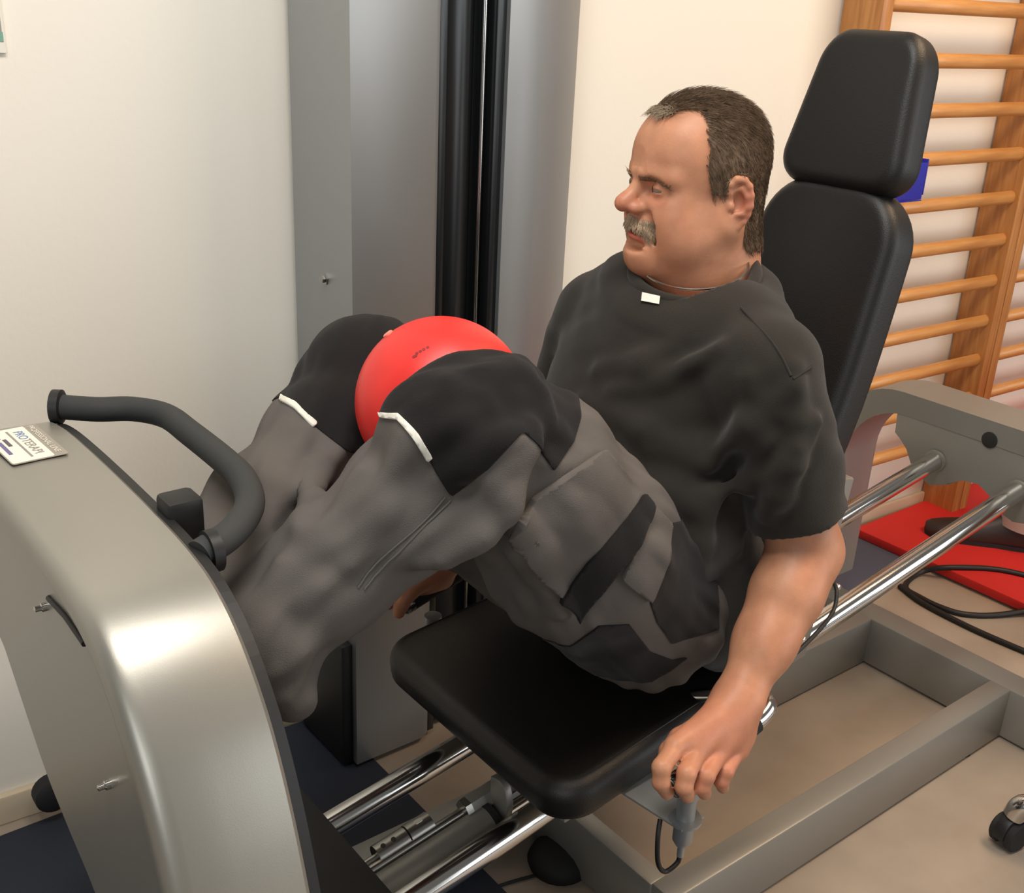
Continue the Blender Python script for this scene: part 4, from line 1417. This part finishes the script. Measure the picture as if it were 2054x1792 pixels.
# ---- T-shirt
cen = at(1392, 550, t=1.425)
cn_ = A(-0.26, -0.16, 1.0); cn_ /= np.linalg.norm(cn_)
c1_ = np.cross(A(0, 1, 0), cn_); c1_ /= np.linalg.norm(c1_); c2_ = np.cross(cn_, c1_)
T = Field((0.74, 0.64, 0.41), (1.29, 1.31, 1.01), 0.0036)
lean = A(0.10, 0, 0.36); lean /= np.linalg.norm(lean)
RX = np.stack([np.cross(A(0, 1, 0), lean), A(0, 1, 0), lean])
T.ell(A(1.030, YM, 0.820), (0.125, 0.172, 0.160), 0.0, R=RX)
T.ell(A(0.985, YM, 0.680), (0.155, 0.180, 0.160), 0.06, R=RX)
T.ell(A(1.015, YM, 0.570), (0.145, 0.196, 0.130), 0.06, R=RX)
T.ell(A(1.065, YM, 0.540), (0.112, 0.190, 0.130), 0.05)
T.chain([shN + A(0, 0.01, 0.0), A(1.05, YM - 0.10, 0.925), A(1.065, YM, 0.93), A(1.055, YM + 0.09, 0.92), shF + A(0, -0.01, 0)], [0.062, 0.060, 0.070, 0.060, 0.060], 0.04)
TS = Field((0.74, 0.64, 0.41), (1.29, 1.31, 1.01), 0.0036)
for sh, el, s in ((shN, elN, -1), (shF, elF, 1)):
    d = (el - sh); Ld = np.linalg.norm(d); d = d / Ld
    e = sh + d * (Ld * 0.88)
    TS.chain([sh, sh + d * Ld * 0.4 + A(0, s * 0.004, 0), e], [0.066, 0.065, 0.063], 0.0)
    e = sh + d * (Ld * 0.80)
    g3 = np.ix_(*TS.ax)
    dist_el = ((g3[0] - e[0]) * d[0] + (g3[1] - e[1]) * d[1] + (g3[2] - e[2]) * d[2])
    near_ = (g3[0] - e[0]) ** 2 + (g3[1] - e[1]) ** 2 + (g3[2] - e[2]) ** 2 < 0.13 ** 2
    TS.D = np.where(near_, np.maximum(TS.D, dist_el), TS.D).astype(np.float32)
    TS.chain([e - d * 0.03, e + d * 0.03], [0.050, 0.054], 0.003, 'sub')
kk = np.maximum(0.016 - np.abs(T.D - TS.D), 0) / 0.016
T.D = (np.minimum(T.D, TS.D) - kk * kk * 0.004).astype(np.float32)
# folds
def fold(Fd, P, r, k=0.022): Fd.chain([A(*p) for p in P], [r * .5] + [r] * (len(P) - 2) + [r * .5], k)


for pts in ([(1440, 700), (1330, 760), (1230, 790)], [(1560, 830), (1430, 900), (1300, 900)], [(1500, 960), (1400, 1010), (1300, 980)], [(1480, 1100), (1400, 1150), (1350, 1130)], [(1590, 740), (1600, 850), (1570, 960)], [(1500, 760), (1530, 880), (1500, 980)], [(1170, 805), (1290, 865), (1410, 930)], [(1590, 775), (1500, 850), (1425, 925)], [(1640, 850), (1590, 930), (1530, 960)], [(1600, 900), (1560, 990), (1540, 1030)], [(1430, 1000), (1400, 1090), (1380, 1180)], [(1350, 700), (1290, 730), (1200, 740)]):
    w = []
    for q in pts:
        # place on the current shirt surface by marching along the ray
        d = ray(*q); t = 0.9
        for _ in range(60):
            p = CAM + d * t
            i3 = tuple(int(np.clip(round((p[j] - T.lo[j]) / T.h), 0, T.D.shape[j] - 1)) for j in range(3))
            v = T.D[i3]
            if v < 0.003: break
            t += max(0.004, min(v, 0.05) * 0.7)
        w.append(CAM + d * (t + 0.004))
    fold(T, w, 0.0105, 0.020)
# neck opening, sleeve openings, hem
T.ell(cen - cn_ * 0.022, (0.112, 0.118, 0.024), 0.03, R=np.stack([c1_, c2_, cn_]))
T.cone(cen + cn_ * 0.012, cen + cn_ * 0.12, 0.0765, 0.0765, 0.004, 'sub')
T.ell(cen, (0.0765, 0.0765, 0.03), 0.004, 'sub', R=np.stack([c1_, c2_, cn_]))
hem_n = A(-0.62, 0.0, -0.78)
T.cut(A(0.985, YM, 0.500), hem_n, 0.006)
T.cut(A(1.0, YM, 0.452), A(0.15, 0, -1.0), 0.006)
TV, TF = T.mesh()
TV = smooth_mesh(TV, TF, 5)
TN = normals(TV, TF)
TV = TV + TN * (0.008 * vnoise(TV * A(9, 9, 16), 1) + 0.005 * vnoise(TV * A(24, 24, 42), 2))[:, None]
shirt = put(raw('t_shirt', TV, TF, M_SHIRT), man)

def shirt_seam(line):
    q_ = [on_surf(T, p) for p in line]
    out_ = []
    for p in catmull(q_, 6):
        i_ = np.argmin(((TV - p) ** 2).sum(1)); out_.append(TV[i_] + TN[i_] * 0.0004)
    out_ = [sum(out_[max(0, k - 2):k + 3]) / len(out_[max(0, k - 2):k + 3]) for k in range(len(out_))]
    put2(tube('seam', out_, 0.0016, M_SEAM, seg=6), shirt)


shirt_seam([(1475, 600), (1530, 660), (1565, 710), (1588, 762)])
shirt_seam([(1588, 764), (1610, 745), (1630, 733)])
# collar ribbing
ring = [cen + cn_ * 0.003 + (c1_ * math.cos(2 * math.pi * k / 48) + c2_ * math.sin(2 * math.pi * k / 48)) * 0.0785 for k in range(49)]
put(tube('collar', ring, 0.0085, M_SHIRT, seg=12, cap=False), man)
# chain necklace
ring = [cen + cn_ * 0.016 + (c1_ * math.cos(2 * math.pi * k / 96) + c2_ * math.sin(2 * math.pi * k / 96)) * 0.068 for k in range(97)]
put(tube('necklace', ring, 0.0016, M_STEEL, seg=6, cap=False), man)

# ---- trousers
R_ = Field((0.34, 0.70, 0.38), (1.20, 1.26, 1.06), 0.0042)
R_.ell(pelvis + A(0.02, 0, 0.015), (0.135, 0.185, 0.105), 0.0)
for hip, knee, ank, s in ((hipN, kneeN, ankN, -1), (hipF, kneeF, ankF, 1)):
    m = hip + (knee - hip) * 0.5 + A(0, s * 0.0, -0.012)
    q = hip + (knee - hip) * 0.8
    R_.chain([hip, m, q, knee], [0.108, 0.108, 0.090, 0.072], 0.04)
    c1 = knee + (ank - knee) * 0.35 + A(0.006, 0, -0.002); c2 = knee + (ank - knee) * 0.70 + A(0.002, 0, 0.0)
    R_.chain([knee, c1, c2, ank], [0.064, 0.062, 0.060, 0.057], 0.03)
    R_.cone(ank, ank + A(-0.05, 0.0, 0.0), 0.058, 0.060, 0.03)
    R_.cone(ank, at(583, 1392, X=0.405) if s < 0 else ank + A(0.0, 0.0, -0.06), 0.050, 0.026, 0.03)        # hem over the heel
    # knee bulge and folds behind the knee
    R_.ell(knee + A(-0.022, 0, -0.004), (0.052, 0.056, 0.056), 0.03)
R_.ell(at(866, 866, Y=0.815), (0.046, 0.052, 0.050), 0.03)
TRF = R_


for pts, r in (([(1045, 880), (1000, 960), (920, 1060), (850, 1120)], 0.013), ([(1040, 900), (960, 1060), (900, 1120)], 0.010), ([(820, 880), (760, 1010), (700, 1120)], 0.010),
               ([(720, 950), (650, 1080), (560, 1180)], 0.008), ([(960, 800), (1000, 900), (990, 960)], 0.008), ([(900, 770), (930, 860), (940, 930)], 0.007),
               ([(1010, 1000), (1060, 1100), (1120, 1220)], 0.010), ([(560, 1130), (520, 1230), (560, 1330)], 0.009),
               ([(640, 1180), (600, 1290), (570, 1380)], 0.009), ([(600, 870), (560, 980), (520, 1060)], 0.009), ([(690, 900), (640, 960), (600, 1060)], 0.008)):
    fold(R_, [on_surf(R_, q, inset=0.003) for q in pts], r * 1.15, 0.024)
# hem openings
for ank in (ankN, ankF):
    R_.cone(ank + A(-0.03, 0, -0.01), ank + A(-0.085, 0, -0.01), 0.047, 0.05, 0.004, 'sub')
R_.cut(A(0.345, 0, 0.72), A(-1, 0, 0.12), 0.008)
RV, RF = R_.mesh()
RV = smooth_mesh(RV, RF, 3)
RN = normals(RV, RF)
def seg_dist(P, a, b):
    ab = b - a; t = np.clip(((P - a) @ ab) / (ab @ ab), 0, 1)
    return np.linalg.norm(P - a - t[:, None] * ab, axis=1)


disp = 0.002 * vnoise(RV * 34, 22)
best = np.full(len(RV), 9.0); foldv = np.zeros(len(RV))
for a_, b_, tw_ in ((kneeN, ankN, 0.5), (hipN, kneeN, -0.6), (kneeF, ankF, -0.5), (hipF, kneeF, 0.6)):
    ds = seg_dist(RV, a_, b_); ax_ = (b_ - a_) / np.linalg.norm(b_ - a_)
    dirf = ax_ + tw_ * np.cross(ax_, A(0, 0, 1)) * 0.5; dirf /= np.linalg.norm(dirf)     # creases run slightly round the leg
    Pc = RV - 0.86 * (RV @ dirf)[:, None] * dirf
    nv_ = 0.8 * vnoise(Pc * 34, 31) + 0.8 * vnoise(Pc * 60, 33)
    nv_ = np.where(nv_ > 0, nv_, nv_ * 0.6)
    use = ds < best
    foldv = np.where(use, nv_, foldv); best = np.where(use, ds, best)
E2 = np.concatenate([RF[:, [0, 1]], RF[:, [1, 2]], RF[:, [2, 3]], RF[:, [3, 0]]]); E2 = np.concatenate([E2, E2[:, ::-1]])
dg_ = np.maximum(np.bincount(E2[:, 0], minlength=len(RV)), 1)
for _ in range(2): foldv = 0.4 * foldv + 0.6 * np.bincount(E2[:, 0], weights=foldv[E2[:, 1]], minlength=len(RV)) / dg_
RV = RV + RN * (disp + 0.014 * foldv)[:, None]
RN = normals(RV, RF)
trousers = put(raw('trousers', RV, RF, M_TROUS), man)


def plane_patch(name, px_poly, anchor, side, m, off=0.0016, rim=0.003, facing=-0.55):
    """sew a panel on the trousers: outline on the plane through anchor facing the viewer's side of the leg, carried straight into the cloth"""
    n = np.asarray(side, float); n /= np.linalg.norm(n)
    e1 = np.cross(A(0, 0, 1), n); e1 /= np.linalg.norm(e1); e2 = np.cross(n, e1)
    poly = []
    for q in px_poly:
        p = on_surf(TRF, q)
        d = p - anchor
        poly.append((d @ e1, d @ e2))
    Q = np.stack([(RV - anchor) @ e1, (RV - anchor) @ e2], 1)
    sd = poly_sd(Q, poly)
    sd = np.where(RN @ n < facing, np.maximum(sd, 0.004), sd)
    v, f = patch(RV, RF, RN, sd, off, rim)
    o_ = raw(name, v, f, m)
    return put2(o_, trousers)


view = -(ray(1000, 1000)); view = view / np.linalg.norm(view)
plane_patch('knee_panel', [(750, 812), (766, 832), (798, 838), (835, 880), (862, 925), (905, 996), (980, 940), (1048, 868), (1075, 890), (1110, 945), (1150, 885), (1165, 835), (1150, 770), (1120, 640), (980, 620), (830, 680)], kneeN, view, M_TROUSBLK)
plane_patch('knee_panel', [(490, 795), (560, 798), (590, 813), (632, 856), (700, 908), (780, 890), (900, 760), (920, 600), (780, 540), (600, 560), (490, 680)], kneeF, view, M_TROUSBLK)
plane_patch('piping', [(762, 828), (803, 832), (840, 872), (868, 917), (858, 926), (830, 882), (799, 843), (765, 838)], kneeN, view, M_PIPE, off=0.0034, rim=0.004, facing=-0.25)
plane_patch('piping', [(536, 800), (563, 793), (594, 809), (636, 850), (630, 859), (588, 819), (560, 803), (540, 809)], kneeF, view, M_PIPE, off=0.0034, rim=0.004, facing=-0.25)
pa = hipN
plane_patch('cargo_pocket', [(1025, 1072), (1064, 1000), (1130, 955), (1205, 905), (1292, 1000), (1282, 1060), (1225, 1130), (1150, 1220), (1115, 1192), (1060, 1125)], pa, view, M_TROUS, off=0.009, rim=0.012, facing=0.08)
plane_patch('pocket_flap', [(1060, 1000), (1135, 930), (1180, 872), (1198, 870), (1212, 893), (1140, 955), (1070, 1004)], pa, view, M_TROUS, off=0.013, rim=0.012, facing=0.08)
plane_patch('pocket_strip', [(1278, 996), (1298, 1020), (1272, 1092), (1228, 1145), (1155, 1238), (1113, 1200), (1170, 1118), (1248, 1030)], pa, view, M_TROUSBLK, off=0.0125, rim=0.006, facing=0.08)
plane_patch('side_pocket', [(1300, 1010), (1345, 1052), (1336, 1122), (1302, 1206), (1245, 1160), (1276, 1090)], pa, view, M_TROUS, off=0.006, rim=0.008, facing=0.08)
plane_patch('hip_panel', [(1078, 1299), (1145, 1296), (1200, 1256), (1262, 1252), (1305, 1308), (1350, 1325), (1385, 1318), (1350, 1420), (1180, 1420)], pa, view, M_TROUSBLK, facing=0.08)
plane_patch('back_panel', [(1268, 1178), (1302, 1206), (1318, 1250), (1348, 1292), (1440, 1262), (1500, 1150), (1460, 1040), (1350, 1050), (1338, 1122), (1304, 1206)], pa, view, M_TROUSBLK, facing=0.08)

for line in ([(900, 985), (860, 1035), (800, 1090), (745, 1145), (715, 1185)], [(912, 992), (870, 1042), (812, 1096), (757, 1150), (728, 1190)]):
    q_ = [on_surf(TRF, p) for p in line]
    out_ = []
    for p in catmull(q_, 6):
        i_ = np.argmin(((RV - p) ** 2).sum(1)); out_.append(RV[i_] + RN[i_] * 0.0006)
    out_ = [sum(out_[max(0, k - 2):k + 3]) / len(out_[max(0, k - 2):k + 3]) for k in range(len(out_))]
    put2(tube('stitched_seam', out_, 0.0010, M_STITCH, seg=6), trousers)

# shoes against the foot plate
def shoe(ank, nm):
    Fd = Field(ank - A(0.19, 0.09, 0.13), ank + A(0.08, 0.09, 0.18), 0.004)
    b = A(0.252 + 0.036, ank[1], 0)
    P3 = [b + A(0, 0, ank[2] - 0.055), b + A(0.012, 0, ank[2] - 0.02), b + A(0.008, 0, ank[2] + 0.05), b + A(-0.002, 0, ank[2] + 0.085), b + A(-0.008, 0, ank[2] + 0.105)]
    for q_ in P3: q_[2] = min(q_[2], 0.765)
    Fd.chain(P3, [0.036, 0.042, 0.040, 0.036, 0.028], 0.02)
    Fd.cone(P3[1], ank + A(0.01, 0, 0.0), 0.042, 0.040, 0.02)
    Fd.cut(A(0.2525, 0, 0), A(-1, 0, 0), 0.003)
    v, f = Fd.mesh(); v = smooth_mesh(v, f, 2)
    return put(raw(nm, v, f, mat('black_shoe', srgb(34, 32, 32), 0.6)), man)


shoe(ankN, 'shoe'); shoe(ankF, 'shoe')
put(tube('sock', [ankN + A(-0.075, 0, 0.02), ankN + A(-0.04, 0, 0.012), ankN + A(0.02, 0, 0.0)], [0.040, 0.044, 0.040], mat('white_sock', srgb(206, 200, 186), 0.9), seg=24), man)

# white tag at the front of the collar
tq = [on_surf(T, q) for q in ((1288, 586), (1324, 594), (1322, 610), (1286, 603))]
nn_ = -ray(1305, 598); nn_ /= np.linalg.norm(nn_)
put(prism('neck_tag', [p + nn_ * 0.004 for p in tq], nn_ * 0.0015, M_PIPE), man)

# ================================================================== red ball squeezed between the knees
bc = at(886, 808, t=1.225)
RB = 173 / FPX * 1.225
bm = bmesh.new(); bmesh.ops.create_uvsphere(bm, u_segments=64, v_segments=40, radius=RB)
ball = bm_obj('exercise_ball', bm, M_RED, smooth=True)
ball.location = Vector(tuple(bc))
tag(ball, 'red rubber ball held between the knees of the seated man', 'ball')
vp = at(779, 671, t=1.20)
vd = vp - bc; vd /= np.linalg.norm(vd)
put2(lathe('valve_plug', [(0.006, -0.002), (0.006, 0.0015), (0.0045, 0.0025)], mat('pink_plug', srgb(240, 140, 124), 0.5), o=bc + vd * RB, axis=vd, seg=14), ball)
for q in ((830, 716), (836, 709), (843, 705), (850, 701), (858, 697), (834, 714)):
    d = ray(*q); oc_ = CAM - bc; b_ = d @ oc_; c_ = oc_ @ oc_ - RB ** 2; t_ = (-b_ - math.sqrt(max(b_ * b_ - (d @ d) * c_, 0))) / (d @ d)
    p_ = CAM + d * t_; n_ = (p_ - bc) / RB
    put2(lathe('print_mark', [(0.0018, -0.001), (0.0018, 0.0003)], mat('ink_maroon', srgb(130, 26, 30), 0.6), o=p_, axis=n_, seg=8), ball)
